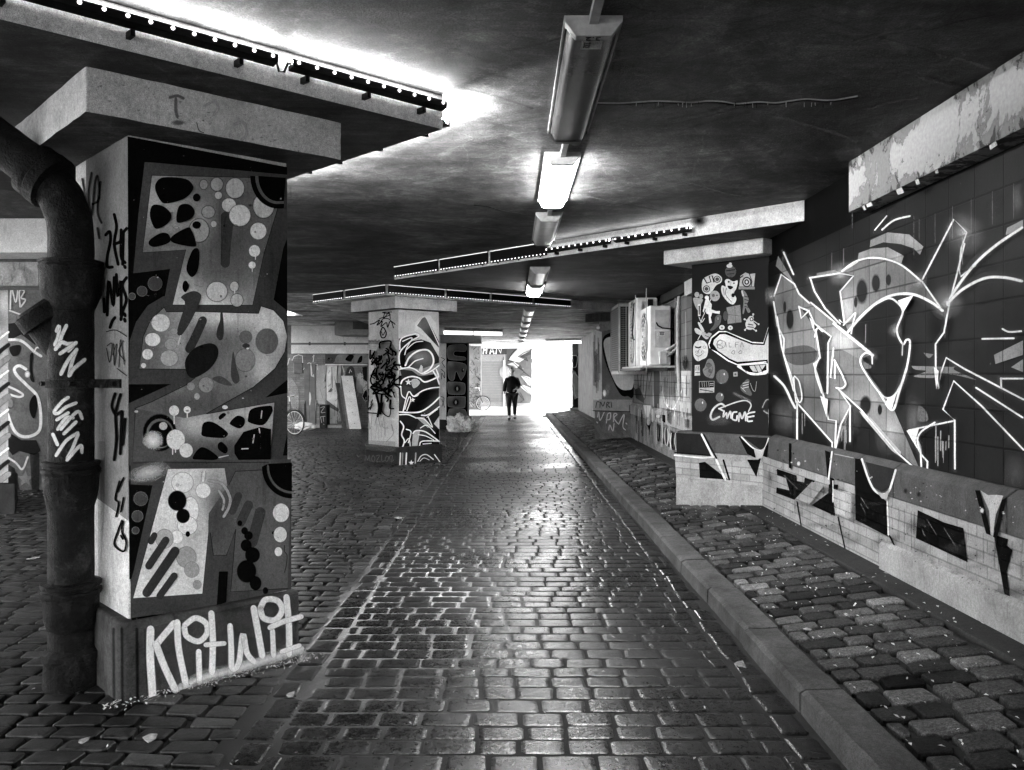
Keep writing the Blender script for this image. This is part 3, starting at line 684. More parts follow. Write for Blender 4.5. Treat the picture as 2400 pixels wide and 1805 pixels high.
p = Paint(vplane(Q1 - DB * .001, DA), Z3, .0015, .0003)
wt = 226
for x in (690, 740, 830): p.line((x - 10, 1090), (x - 6, 1540), w=26, t=10, soft=.7, al=.7)
p.poly([(860, 1085), (1790, 870), (1800, 1260), (880, 1510)], 78, al=.4)
p.stroke([(1090, 1440), (1200, 1390), (1400, 1330), (1600, 1270), (1780, 1215)], 95, wt, .95, al=.75)
for L, w_ in (([(902, 1092), (900, 1250), (915, 1490)], 54), ([(1040, 1055), (960, 1150), (930, 1190)], 46), ([(935, 1180), (985, 1310), (1050, 1450)], 50), ([(1062, 1050), (1070, 1200), (1110, 1400)], 46), ([(1110, 1060), (1170, 1020), (1232, 1050), (1240, 1110), (1190, 1160), (1120, 1130), (1105, 1080)], 40), ([(1190, 1225), (1195, 1400)], 40), ([(1266, 995), (1275, 1150), (1270, 1340)], 44), ([(1236, 1180), (1340, 1172)], 34), ([(1378, 1070), (1385, 1200), (1390, 1320), (1430, 1290), (1455, 1120), (1480, 1230), (1520, 1280)], 40), ([(1520, 965), (1545, 1100), (1570, 1240)], 46), ([(1560, 960), (1590, 910), (1660, 915), (1690, 970), (1650, 1030), (1580, 1020), (1560, 970)], 42), ([(1632, 1100), (1638, 1240)], 36), ([(1716, 898), (1730, 1060), (1732, 1230)], 44), ([(1620, 1075), (1700, 1040), (1800, 1012)], 38), ([(1690, 1220), (1790, 1185)], 32)): p.stroke(L, w_, wt, .3)
p.build('lettering', M_PAINT, pil)
p = Paint(vplane(P1 - (DA + DB) * .283 - DB * .001, DA), Z1, .006)   # runs and drips on its capital
p.stroke([(1105, 635), (1150, 625), (1185, 640)], 26, 105, .5, al=.8); p.stroke([(1140, 650), (1140, 720), (1150, 760)], 30, 105, .6, al=.8); p.disc(1155, 800, 48, 20, 95, .5, .8); p.disc(1168, 768, 14, 12, 200, .3)
p.stroke([(1330, 690), (1390, 660), (1415, 700), (1390, 745)], 24, 205, .8, al=.5); p.stroke([(1520, 810), (1580, 800), (1600, 870), (1570, 910)], 26, 205, .8, al=.5)
p.stroke([(1275, 800), (1290, 850), (1320, 865)], 8, 60, .5)
for i in range(34):
    x = R.uniform(600, 1980); y0 = 480 + (x - 565) * .25; p.disc(x, R.uniform(y0, y0 + 190), R.uniform(2, 14), R.uniform(2, 7), R.choice((60, 90, 110)), .6, .6)
p.build('paint_stain', M_PAINT, pil)
def text(s, size, M, mat, parent, name='lettering', depth=.001):
    c = D.curves.new('txt', 'FONT'); c.body = s; c.size = size; c.align_x = 'CENTER'; c.align_y = 'CENTER'; c.extrude = depth; c.resolution_u = 2
    o = D.objects.new('txt', c); COL.objects.link(o)
    dg = bpy.context.evaluated_depsgraph_get(); me = D.meshes.new_from_object(o.evaluated_get(dg)); me.name = name
    D.objects.remove(o); me.transform(M); me.materials.clear(); me.materials.append(mat)
    r = D.objects.new(name, me); COL.objects.link(r); r.parent = parent
    if parent is not None and parent.type == 'EMPTY': r.matrix_parent_inverse = Matrix.Translation(-parent.location)
    return r
def uvwall(name, mat, O, d, a0, a1, z0, z1, tone, parent, na=1):
    d = Vector((d[0], d[1], 0)).normalized(); O = Vector((O[0], O[1], 0)); m = MB(); cs = []; uv = []; t = lin(tone)
    vs = []
    for a, z in ((a0, z0), (a1, z0), (a1, z1), (a0, z1)):
        P = O + d * a; vs.append((P.x, P.y, z)); uv.append((a, z)); cs.append((t, t, t, 1))
    m.add(vs, [(0, 1, 2, 3)]); return m.build(name, mat, parent, colors=cs, uvs=uv)
# ---------------------------------------------------------------- cast iron drainpipe
def rust():
    n = NT('rusty_iron'); p = n.geo(); a = n.noise(p, 7, 8, .7, .5); b = n.noise(p, 60, 5, .7); c = n.noise(p, 3, 6, .7, .4)
    f = n.mix(n.rng(a, .5, .66, 0, 1), lin(4), lin(38)); f = n.math('MULTIPLY', f, n.rng(b, .3, .7, .3, 1.9))
    f = n.math('MULTIPLY', f, n.rng(c, .35, .65, .4, 1.8))
    n.bump(n.math('ADD', b, n.math('MULTIPLY', a, .9)), 1.0, .02); return n.color(f, n.rng(a, .4, .6, .34, .7), .12)
M_IRON = rust()
px_, py_ = -2.326, 4.615
pipe = thing('drainpipe', 'thick black cast iron drainpipe with collars and scratched tags beside the mural pillar', 'drainpipe', (px_, py_, 0))
pth = [(px_, py_, z) for z in (-.05, .6, 1.2, 1.8, 2.36)] + [(px_ - .012, py_, 2.47), (px_ - .055, py_, 2.575), (px_ - .125, py_, 2.665), (px_ - .22, py_, 2.745), (px_ - .5, py_ - .02, 2.955), (px_ - .95, py_ - .05, 3.3)]
pth = [Vector(a).lerp(Vector(b), k / 9) for a, b in zip(pth[:-1], pth[1:]) for k in range(9)] + [Vector(pth[-1])]
roughen(MB().tube(pth, .112, 40).build('pipe_body', M_IRON, pipe, True), .0028, 14)
def collar(prof, nm='collar'): roughen(MB().lathe(prof, (px_, py_, 0), 64).build(nm, M_IRON, pipe, True), .006, 16)
collar([(.112, 1.98), (.128, 2.02), (.146, 2.06), (.15, 2.17), (.158, 2.185), (.16, 2.2), (.15, 2.206), (.15, 2.216), (.157, 2.222), (.157, 2.235), (.112, 2.24)])
collar([(.112, .93), (.122, .97), (.132, 1.02), (.136, 1.11), (.145, 1.122), (.145, 1.14), (.135, 1.146), (.135, 1.156), (.143, 1.162), (.143, 1.178), (.112, 1.182)])
collar([(.113, .3), (.128, .34), (.136, .42), (.14, .47), (.15, .485), (.15, .505), (.138, .51), (.138, .52), (.148, .525), (.148, .545), (.112, .55)])
collar([(.135, -.03), (.133, .13), (.142, .15), (.142, .185), (.113, .2)])
ax = Vector((-.8, 0, .6)); c0 = Vector((px_ - .125, py_, 2.665))
MB().tube([c0 - ax * .05, c0 - ax * .04, c0 + ax * .02, c0 + ax * .03, c0 + ax * .05, c0 + ax * .09], [.115, .15, .15, .138, .145, .145], 30).build('collar', M_IRON, pipe, True)
MB().tube([(px_, py_ + .03, 1.70), (px_ - .07, py_ + .015, 1.83), (px_ - .115, py_ - .01, 1.91), (px_ - .12, py_ - .012, 1.915), (px_ - .16, py_ - .03, 1.98), (px_ - .165, py_ - .033, 1.985), (px_ - .175, py_ - .04, 2.0)], [.08, .11, .112, .13, .13, .122, .1], 24).build('branch', M_IRON, pipe, True)
cl = MB().lathe([(.112, 1.566), (.124, 1.567), (.124, 1.612), (.112, 1.613)], (px_, py_, 0), 32).build('clamp', M_IRON, pipe, True)
e = Vector((px_, py_, 0)); m = MB()
m.ob(e + DB * .1 + DA * .0 + Vector((0, 0, 1.567)), DA * .16, DB * .012, (0, 0, .046)); m.ob(e - DB * .112 + Vector((0, 0, 1.567)), DA * .16, DB * .012, (0, 0, .046)); m.ob(e + DA * .148 - DB * .3 + Vector((0, 0, 1.567)), DA * .011, DB * .2, (0, 0, .046))
m.build('strap', M_IRON, cl)
for o in (e - DB * .13 - DA * .03, e - DB * .25 + DA * .14, e - DA * .13):
    MB().tube([o + Vector((0, 0, 1.59)) - DA * .0, o + Vector((0, 0, 1.59)) - DA * .02 - DB * .006], .013, 6).build('bolt', M_IRON, cl)
p = Paint(vcyl(px_, py_, .1165), Z2, .0008)
for L in ([(370, 760), (385, 735), (380, 800), (360, 850)], [(430, 735), (400, 800), (385, 860)], [(365, 880), (400, 840), (440, 850), (480, 850), (450, 890)], [(395, 910), (440, 880), (490, 845)], [(495, 890), (470, 960), (450, 1050)], [(495, 890), (440, 960), (400, 1040)], [(545, 955), (480, 1010), (455, 1050)]): p.stroke(L, 34, 190, .5, al=.9)
for L in ([(440, 1200), (400, 1230), (355, 1290), (380, 1300), (430, 1260), (490, 1235)], [(375, 1340), (440, 1300)], [(380, 1400), (430, 1330), (470, 1330)], [(400, 1400), (500, 1290), (530, 1330)], [(420, 1430), (490, 1360)], [(370, 1570), (430, 1480), (500, 1430)], [(505, 1440), (470, 1530), (440, 1590)], [(440, 1600), (520, 1510), (530, 1550)], [(350, 1440), (375, 1500)]): p.stroke(L, 30, 190, .5, al=.9)
p.build('tag_lettering', M_PAINT, pipe)
# ---------------------------------------------------------------- LED light bars
M_HOUS = plain('black_housing', 7, .5, .1, var=.15); M_LED = emit('led_glow', .4); M_LEDS = emit('led_small', .35); M_LIT_EDGE = emit('lit_edge_glow', .05)
M_STRIP = emit('led_strip', 14)
def led_bar(p0, p1, out, label, group, z, up=None, plate=False, line=True):
    p0, p1 = Vector(p0), Vector(p1); d = p1 - p0; L = d.length; d.normalize(); out = Vector(out).normalized()
    t = thing('led_light_bar', label, 'light bar', (p0 + p1) / 2 + Vector((0, 0, z)), group)
    Z = lambda q: Vector((0, 0, q))
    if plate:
        MB().ob(p0 + out * .004 + Z(z - .045), d * L, out * .02, Z(.165)).build('housing', M_HOUS, t)  # plate made tall and black to carry the deep shade on the fascia
    else:
        MB().extr([(.055, z - .032), (.105, z - .02), (.105, z + .018), (.098, z + .018), (.094, z - .006), (.055, z - .006)], p0, out, (0, 0, 1), d * L).build('housing', M_HOUS, t, bevel=.002)
    m = MB(); n = int(L / (.062 if plate else .09)); o = .024 if plate else .1052; r = .0065
    for i in range(n):
        c = p0 + d * (.03 + i * (L - .06) / max(1, n - 1)) + out * o + Z(z - .028 if plate else z + .004)
        m.tube([c - out * .004, c + out * .0035], r if plate else .009, 8)
    m.build('led_row', M_LEDS if plate else M_LED, t)
    if line and plate: MB().ob(p0 + out * .008 + Z(z + .104), d * L, out * .022, Z(.009)).build('lit_ceiling_edge', M_LIT_EDGE, t)  # glowing line standing in for the lit ceiling edge, no lamp of its own
    if up:
        m = MB(); a = p0 + out * .088 + Z(z - .004); m.add([a, a + d * L, a + d * L + Z(.026) - out * .026, a + Z(.026) - out * .026], [(0, 1, 2, 3)]); m.build('light_strip', up, t)
        MB().ob(a - out * .003 - Z(.003), d * L, out * -.026 + Z(.026), out * -.002 - Z(.002)).build('strip_back', M_HOUS, t)
    m = MB()
    for q in (.12, .5, .88):
        c = p0 + d * (L * q) + Z(z - .06); m.ob(c + out * .001, d * .02, out * (.06 if not plate else .012), Z(.03)); 
    m.build('bracket', M_HOUS, t)
    return t
G = 'led bars along the drop panel edges'
zb = 3.165
e0 = K1 - EB * 0
sp = ((.05, 1.02), (1.1, 2.42), (2.5, 3.9))
nm = ('nearest the panel corner', 'in the middle of the near panel edge', 'running out of frame at top left')
for (a, b), q in zip(sp, nm): led_bar(K1 - EA * a, K1 - EA * b, -EB, 'black bar of bright leds above the mural, ' + q, G, zb, M_STRIP)
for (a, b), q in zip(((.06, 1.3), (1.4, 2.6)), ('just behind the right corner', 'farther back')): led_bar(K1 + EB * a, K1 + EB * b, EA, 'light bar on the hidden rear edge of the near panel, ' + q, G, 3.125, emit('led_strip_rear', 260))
w_ = MB()
for a, b in ((1.02, 1.1), (2.42, 2.5)):
    A, B_ = K1 - EA * a - EB * .08, K1 - EA * b - EB * .08
    w_.tube([A + Vector((0, 0, zb)), A.lerp(B_, .2) + Vector((0, 0, zb - .005)), A.lerp(B_, .45) + Vector((0, 0, zb - .05)), A.lerp(B_, .8) + Vector((0, 0, zb - .055)), B_ + Vector((0, 0, zb))], .006, 6)
tag(w_.build('cable', M_HOUS, None, True), 'thin black cable looping between the light bars at top left', 'cable')
# far panel over the road
def edge_t(P, d, u):
    xr = (u - CX) / F; return (xr * P.y - P.x) / (d.x - xr * d.y)
zz = 3.13
us = [(927, 1028), (1034, 1145), (1152, 1283)]
lab = ['farthest left', 'second from the left', 'crossing the lamp row']
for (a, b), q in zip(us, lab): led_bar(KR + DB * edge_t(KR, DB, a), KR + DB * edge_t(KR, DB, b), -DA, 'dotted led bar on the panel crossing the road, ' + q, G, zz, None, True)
for (a, b), q in zip([(1291, 1440), (1452, 1630)], ('beside the cable gap', 'nearest the right wall')):
    led_bar(KR + DB * edge_t(KR, DB, a), KR + DB * edge_t(KR, DB, b), -DA, 'glowing led bar on the panel crossing the road, ' + q, G, zz, emit('led_strip_road', 2.6), False)
p = Paint(vplane(KR - DA * .001, DB), (1150, 320, 3.687), .001)
p.disc(1800, 730, 75, 60, 10, .9, .95); p.disc(1480, 820, 40, 70, 20, .9, .0)
p.build('paint_stain', M_PAINT, ceil)
c = [KR + DB * edge_t(KR, DB, u) - DA * .06 for u in (1438, 1442, 1447, 1460, 1463)]
tag(MB().tube([c[0] + Vector((0, 0, 3.11)), c[1] + Vector((0, 0, 3.16)), c[2] + Vector((0, 0, 3.165)), c[3] + Vector((0, 0, 3.16)), c[4] + Vector((0, 0, 3.13))], .007, 6).build('cable', M_HOUS, None, True), 'small black cable arching between two led bars on the long panel', 'cable')
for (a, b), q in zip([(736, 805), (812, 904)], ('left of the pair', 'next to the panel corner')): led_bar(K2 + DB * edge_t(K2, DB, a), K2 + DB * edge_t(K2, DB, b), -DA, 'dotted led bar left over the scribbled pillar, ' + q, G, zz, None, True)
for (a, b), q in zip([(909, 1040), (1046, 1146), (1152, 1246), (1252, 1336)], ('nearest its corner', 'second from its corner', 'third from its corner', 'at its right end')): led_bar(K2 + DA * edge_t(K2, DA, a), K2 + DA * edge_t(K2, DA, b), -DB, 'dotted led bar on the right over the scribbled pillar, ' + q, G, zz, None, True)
# ---------------------------------------------------------------- ceiling lamps
M_TRAY = plain('lamp_tray', 150, .45, .3, var=.3); M_DIFF = plain('dusty_diffuser', 66, .22, .4, var=.35, bump=.05); M_DIFF2 = plain('grey_diffuser', 150, .35, .5, var=.2)
M_ON = emit('lit_diffuser', 12); M_ON2 = emit('lit_tube', .22)
XL = .367
def lamp(y0, L, z, label, diff, rod=.45, tray=None):
    t = thing('ceiling_lamp', label, 'ceiling lamp', (XL, y0 + L / 2, z), 'fluorescent lamps in the row along the road')
    w = .128; pr = [(-w, 0), (w, 0), (w, -.022), (.082, -.088), (-.082, -.088), (-w, -.022)]
    def ex(pf, ya, yb): return MB().extr([(XL + a, z + b) for a, b in pf], (0, ya, 0), (1, 0, 0), (0, 0, 1), (0, yb - ya, 0))
    ex([(-.132, .0), (.132, 0), (.132, -.028), (.122, -.028), (.122, -.02), (-.122, -.02), (-.122, -.028), (-.132, -.028)], y0, y0 + L).build('tray', tray or M_TRAY, t)
    ex([(-.12, -.018), (.12, -.018), (.114, -.034), (.09, -.078), (.07, -.086), (-.07, -.086), (-.09, -.078), (-.114, -.034)], y0 + .055, y0 + L - .05).build('diffuser', diff, t, True)
    cap = [(-.131, -.001), (.131, -.001), (.129, -.03), (.08, -.093), (-.08, -.093), (-.129, -.03)]
    a = ex(cap, y0 - .004, y0 + .056); a = a.build('end_cap', tray or M_TRAY, t, bevel=.004)
    ex(cap, y0 + L - .05, y0 + L + .004).build('end_cap', M_HOUS if tray is None else tray, t, bevel=.004)
    if rod: MB().box((XL - .02, y0 + L + .004, z - .042), (XL + .02, y0 + L + rod, z - .003)).build('conduit', M_TRAY, t, bevel=.004)
    return t
l1 = lamp(3.93, 1.83, ZC, 'large unlit lamp with a dusty trough diffuser, nearest of the row', M_DIFF, .55)
MB().box((XL - .02, 2.6, ZC - .042), (XL + .02, 3.926, ZC - .003)).build('conduit', M_TRAY, l1)
Rm = Matrix.Translation((XL + .0, 3.958, ZC - .0945)) @ Matrix.Rotation(PI, 4, 'Y')
text('3.2', .06, Rm @ Matrix.Rotation(PI, 4, 'Z') @ Matrix.Rotation(PI, 4, 'Z'), M_BLACK, l1)
lb = MB().box((XL - .045, 4.0, ZC - .0885), (XL + .05, 4.1, ZC - .0868)).build('sticker', M_CAP, l1)
text('232', .045, Matrix.Translation((XL - .022, 4.05, ZC - .0895)) @ Matrix.Rotation(PI, 4, 'Y') @ Matrix.Rotation(PI / 2, 4, 'Z'), M_BLACK, l1)
lamp(6.32, 1.72, ZC, 'brightly lit lamp glowing white, second of the row', M_ON, .6)
lamp(8.66, 1.7, ZC, 'unlit lamp with a grey cover just before the long led panel', M_DIFF2, .15)
lamp(11.42, 1.62, ZS, 'unlit lamp with a dark end cap just behind the long led panel', M_DIFF2, .2)
lamp(13.35, 1.5, ZS, 'lit lamp glowing white under the panel, smaller in the distance', M_ON, 0)
for i, y in enumerate((18.1, 20.1, 22.6, 25.4, 28.4, 31.6, 35.0)):
    lamp(y, 1.62, ZS, ('first', 'second', 'third', 'fourth', 'fifth', 'sixth', 'last')[i] + ' of the pale lamps receding to the bright exit', M_DIFF2, .25, M_TRAY)
# ---------------------------------------------------------------- right hand wall
M_TW = concrete('wall_top', 5, .4, .3, 2, .7, .2, spec=.04)
M_PLAS = concrete('rough_plaster', 156, .3, 1.6, 3.0, .85, .4)
M_GREYB = concrete('grey_block', 76, .35, .8, 4, .6, .35)
XW = 2.70; Z7 = (1760, 360, 1.9812); Z8 = (1700, 950, 1.9457); Z6 = (1340, 560, 2.6)
wall = thing('tiled_wall', 'dark tiled wall with a large white outlined graffiti piece above a brick base', 'wall', (2.9, 4, 0))
MB().box((XW + .004, -8, 0), (3.2, 9.3, 3.6)).build('wall_body', M_TW, wall)
uvwall('tile_panel', M_TILE, (XW, 0), (0, 1), -8, 9.3, .98, 2.72, 9, wall)
MB().box((2.632, -8, .1), (XW + .003, 9.16, .68)).build('brick_core', M_TW, wall)
uvwall('brick_base', M_BRICK, (2.63, 0), (0, 1), -8, 9.17, .44, .79, 142, wall)
MB().extr([(2.6, .1), (2.64, .1), (2.64, .47), (2.628, .47), (2.6, .44)], (0, -8, 0), (1, 0, 0), (0, 0, 1), (0, 14.2, 0)).build('plaster_base', M_PLAS, wall, bevel=.006)
uvwall('brick_base', M_BRICK, (2.6275, 0), (0, 1), 6.2, 9.2, .15, .45, 142, wall)
def ledge(ys, parent, mats, x0=2.62, xb=2.71):
    for i in range(len(ys) - 1):
        MB().extr([(x0, .79), (xb, .79), (xb, 1.03), (xb - .03, 1.03), (x0, .985)], (0, ys[i] + .006, 0), (1, 0, 0), (0, 0, 1), (0, ys[i + 1] - ys[i] - .012, 0)).build('ledge_block', mats[i % len(mats)], parent, bevel=.008)
lw = vplane((2.62, 0), (0, 1)); tw = vplane((XW, 0), (0, 1)); bw_ = vplane((2.627, 0), (0, 1))
def yat(pr, u): return pr(u, 1000)[0].y
ly = [-8, -6.5, -5] + [y for y in (-3.6, -2.2, -.9, .5, 1.9, 3.2)] + sorted(yat(lw, 1700 + x / 1.9457) for x in (1280, 765, 600, 470, 300, 195))
ledge(ly, wall, [M_GREYB])
# graffiti on the tiles
p = Paint(tw, Z7, .0012, .00018)
bg = lambda x, y: max(5, min(26, 10 + 10 * math.sin(x * .011 + 1) * math.sin(y * .006) + (x - 100) * .014))
p.poly([(60, 520), (60, 1310), (1290, 1640), (1290, -60)], 26, tf=bg, h=60)
for x, y, a, b, t, al in ((160, 1220, 60, 80, 95, .7), (440, 1200, 70, 120, 110, .6), (300, 900, 70, 160, 100, .5), (640, 1330, 60, 70, 110, .5), (760, 1250, 60, 120, 90, .5), (1240, 210, 26, 60, 120, .5), (1140, 230, 40, 60, 60, .6), (1050, 560, 90, 130, 55, .6), (880, 800, 60, 120, 10, .8), (1180, 740, 120, 100, 48, .5), (1160, 1190, 120, 90, 44, .5), (760, 480, 60, 60, 14, .8), (1000, 900, 60, 60, 60, .4), (1230, 1480, 60, 80, 90, .4)): p.disc(x, y, a, b, t, .98, al)
A_ = [(110, 660), (145, 562), (205, 605), (228, 652), (278, 697), (400, 790), (568, 930), (522, 950), (532, 1000), (612, 1112), (670, 1195), (790, 1475), (700, 1395), (520, 1195), (412, 1092), (470, 1172), (400, 1370), (385, 1345), (220, 1150), (200, 1060), (160, 930), (130, 800)]
p.poly(A_, 76, tf=blobs(104, (160, 900, 70, 100, 132), (420, 860, 90, 80, 175), (300, 1150, 90, 100, 74), (560, 1180, 80, 110, 142), (650, 1300, 60, 90, 155), (440, 1180, 60, 60, 150), (180, 680, 60, 80, 98), (300, 850, 50, 150, 118)), h=40)
p.poly([(420, 640), (480, 568), (430, 545), (500, 500), (590, 485), (700, 510), (800, 590), (895, 718), (850, 692), (770, 655), (680, 655), (600, 690), (520, 760), (455, 830), (440, 790)], 84, tf=blobs(110, (450, 720, 50, 90, 155), (650, 560, 120, 60, 92), (780, 640, 60, 50, 66)), h=40)
p.poly([(230, 712), (275, 730), (300, 790), (380, 850), (365, 880), (360, 1110), (340, 1110), (300, 980), (325, 950), (305, 820)], 18, al=.85)
p.poly([(282, 577), (415, 557), (420, 640), (440, 790), (420, 788), (350, 720), (300, 640)], 20)
for x, y, a, b in ((518, 640, 28, 62), (583, 602, 21, 44), (642, 587, 13, 28), (535, 1168, 28, 46), (602, 1190, 11, 26), (160, 712, 7, 28), (184, 770, 18, 50), (490, 690, 9, 28)): p.disc(x, y, a, b, 22, .3, .95)
p.poly([(370, 925), (420, 910), (480, 940), (560, 985), (540, 1000), (450, 985), (380, 960)], 120, True, .7); p.poly([(750, 960), (775, 920), (800, 920), (830, 950), (855, 930), (850, 955), (940, 990), (960, 985), (950, 1005), (1050, 1050), (960, 1030), (880, 1025), (850, 1042), (760, 1035), (820, 1010), (760, 1000)], 128, True, .75)
p.poly([(785, 1170), (820, 1200), (825, 1240), (780, 1240)], 110, True, .7); p.disc(760, 1230, 30, 70, 110, .9, .6)
p.poly([(140, 920), (250, 890), (310, 920), (290, 970), (200, 980)], 60, True, .5)
hb = 150
p.poly([(500, 492), (505, 462), (560, 442), (640, 435), (715, 475), (702, 512), (640, 488), (590, 486)], hb, al=.9, tf=blobs(132, (520, 470, 40, 40, 150), (690, 480, 30, 30, 170)), h=40)
p.poly([(556, 435), (560, 402), (640, 366), (740, 376), (806, 432), (790, 470), (760, 440), (700, 420), (620, 412)], hb, tf=blobs(126, (760, 400, 60, 40, 160), (700, 372, 40, 20, 150)), h=40)
p.poly([(118, 522), (130, 475), (212, 612)], 120); p.poly([(308, 572), (310, 555), (395, 540), (415, 555)], 110)
p.poly([(1135, 935), (1270, 868), (1270, 935), (1142, 977)], 122); p.poly([(1215, 992), (1270, 955), (1270, 1015)], 120); p.poly([(1190, 378), (1196, 345), (1270, 308), (1270, 350)], 140); p.poly([(508, 1195), (560, 1225), (702, 1385), (700, 1408), (660, 1380), (520, 1215)], 190)
WL = 222; ww = 9.5
for L in ([(112, 660), (145, 562), (206, 606), (228, 652), (278, 697), (280, 690), (400, 788)], [(300, 640), (350, 720), (418, 790)], [(280, 577), (300, 640)], [(280, 577), (415, 556), (482, 568), (420, 640), (440, 790), (418, 775)], [(435, 545), (500, 503)],
          [(805, 582), (950, 305), (1010, 366), (985, 440), (975, 540), (982, 572), (1050, 520)], [(1000, 420), (965, 560), (930, 695), (905, 830), (865, 885), (866, 985), (880, 1092), (890, 1020), (915, 948), (1000, 1000), (1275, 1142)], [(1275, 1375), (1080, 1172), (950, 1056), (900, 1188), (957, 1240), (740, 1285), (800, 1400), (828, 1430), (825, 1500)], [(955, 1240), (956, 1462)], [(760, 1285), (795, 1360), (800, 1460)],
          [(390, 905), (376, 1040), (396, 1046), (397, 962)], [(230, 712), (275, 730), (303, 790), (380, 850), (366, 880), (362, 1112)], [(300, 978), (328, 950), (308, 820)], [(230, 712), (240, 765), (275, 730)],
          [(112, 690), (130, 800), (160, 860), (158, 930), (203, 1060), (216, 1152), (385, 1342), (386, 1400)], [(128, 760), (150, 900), (205, 1100)], [(300, 978), (345, 1125), (368, 1235), (404, 1240), (398, 1375)], [(412, 1090), (470, 1172), (425, 1260), (400, 1375)], [(408, 1088), (520, 1190), (690, 1390), (795, 1482)], [(222, 1155), (222, 1330)], [(1175, 1045), (1275, 1045)], [(1175, 1045), (1176, 1088)], [(1060, 1088), (1275, 1225)], [(160, 460), (205, 560)], [(470, 1175), (470, 1335)], [(805, 590), (890, 712)]): p.stroke(L, ww * 4, 150, 1.0, False, .13); p.stroke(L, ww * 1.15, WL, .6, False)
for L, w_ in (([(435, 545), (500, 500), (590, 484), (700, 512), (800, 590)], 10), ([(460, 830), (520, 760), (600, 690), (680, 655), (770, 655), (850, 690), (902, 728)], 14), ([(398, 792), (470, 850), (575, 935)], 16), ([(575, 935), (545, 925), (520, 955), (535, 1005), (610, 1112), (655, 1135), (695, 1100), (735, 1000), (752, 880), (735, 865), (718, 885), (690, 820), (718, 735), (690, 690), (650, 672), (590, 700)], 10), ([(735, 1000), (700, 1110), (668, 1192), (610, 1112)], 12), ([(575, 935), (576, 975)], 7), ([(718, 885), (716, 935)], 6), ([(1275, 345), (1150, 430), (1050, 520), (960, 640), (930, 700)], 14), ([(930, 695), (1000, 630), (1100, 580), (1190, 575), (1275, 592)], 14), ([(440, 1040), (452, 1070), (435, 1090), (410, 1088)], 9), ([(400, 960), (440, 1035)], 9), ([(340, 1110), (310, 1010), (328, 950)], 8), ([(120, 1035), (165, 1080), (200, 1150), (216, 1180)], 12), ([(210, 1040), (215, 1100), (235, 1155), (248, 1130), (235, 1060), (215, 1035)], 7), ([(590, 355), (645, 290)], 6), ([(625, 353), (680, 310), (752, 291)], 9), ([(1095, 860), (1240, 858)], 9), ([(1190, 815), (1220, 828), (1275, 825)], 9), ([(870, 1250), (810, 1290), (790, 1330), (800, 1370)], 9), ([(445, 795), (470, 770), (500, 740), (488, 790), (480, 835)], 8), ([(310, 850), (322, 810), (345, 825)], 8)): p.stroke(L, w_ * 4, 150, 1.0, al=.13); p.stroke(L, w_ * 1.2, WL, .55)
p.poly([(700, 682), (772, 658), (722, 742)], 228); p.poly([(640, 1160), (668, 1195), (695, 1110), (650, 1140)], 225); p.poly([(740, 1287), (800, 1272), (782, 1330), (790, 1370)], 220); p.poly([(868, 990), (892, 1010), (880, 1095)], 225); p.poly([(335, 1125), (372, 1140), (366, 1225)], 215); p.poly([(285, 760), (305, 780), (310, 830), (300, 810)], 220)
for x, y, r in ((1010, 370, 75), (932, 692, 60), (108, 662, 34), (432, 560, 45), (688, 820, 26), (803, 590, 30)): p.disc(x, y, r * 1.2, r * 1.2, 200, 1.0, .25); p.disc(x, y, r * .4, r * .4, 235, 1.0, .35)
for x0, x1, y0, y1, n, w_ in ((410, 465, 1230, 1380, 6, 4), (870, 945, 1250, 1460, 9, 7), (250, 285, 1190, 1330, 4, 4), (925, 935, 720, 900, 2, 4), (540, 556, 790, 900, 2, 4), (1005, 1018, 380, 520, 2, 4)): p.drips(x0, x1, y0, y1, n, w_, 170, .6)
for x, y0, y1 in ((450, 430, 520), (490, 260, 345), (780, 290, 470), (805, 300, 400), (880, 280, 420), (962, 240, 400), (1050, 210, 370), (1150, 175, 330), (1250, 140, 300), (165, 480, 520), (395, 450, 560)): p.line((x, y0), (x, y1), w=3.5, t=120, soft=.6, al=.7)
p.build('graffiti', M_TILE, wall)
# letters painted over the ledge and the bricks
p = Paint(vplane((2.6175, 0), (0, 1)), Z8, .001, .00015)
kk = 15
for q in ([(592, 242), (625, 247), (690, 400), (700, 410), (592, 385)], [(1140, 388), (1162, 388), (1215, 595), (1190, 585)], [(290, 172), (302, 174), (302, 290), (290, 285)], [(455, 205), (480, 215), (478, 335), (466, 330)], [(1285, 420), (1262, 432), (1222, 600), (1240, 610)]): p.poly(q, kk)
p.poly([(640, 258), (778, 292), (752, 375), (715, 395), (680, 375)], 42); p.stroke([(624, 246), (660, 350), (690, 395), (725, 405), (750, 385), (778, 296)], 11, 205, .3); p.poly([(690, 392), (725, 404), (752, 380), (738, 430), (715, 425)], 150)
p.poly([(1165, 388), (1200, 410), (1240, 408), (1270, 412), (1235, 500), (1222, 592), (1212, 590), (1205, 480)], 160); p.line((488, 212), (472, 335), w=8, t=220); p.line((500, 222), (585, 240), w=5, t=150)
for i in range(60):
    x = R.uniform(200, 1350); y0 = 160 + (x - 200) * .255; p.disc(x, y0 + R.uniform(10, 110), R.uniform(1.5, 7), R.uniform(1, 5), R.choice((170, 190, 40)), .5, .8)
for x in (340, 830, 890, 1180): p.disc(x, 160 + (x - 200) * .255 + 70, 10, 14, R.choice((190, 30)), .6, .8)
p.build('graffiti', M_PAINT, wall)
p = Paint(vplane((2.6265, 0), (0, 1)), Z8, .0006, .00015)
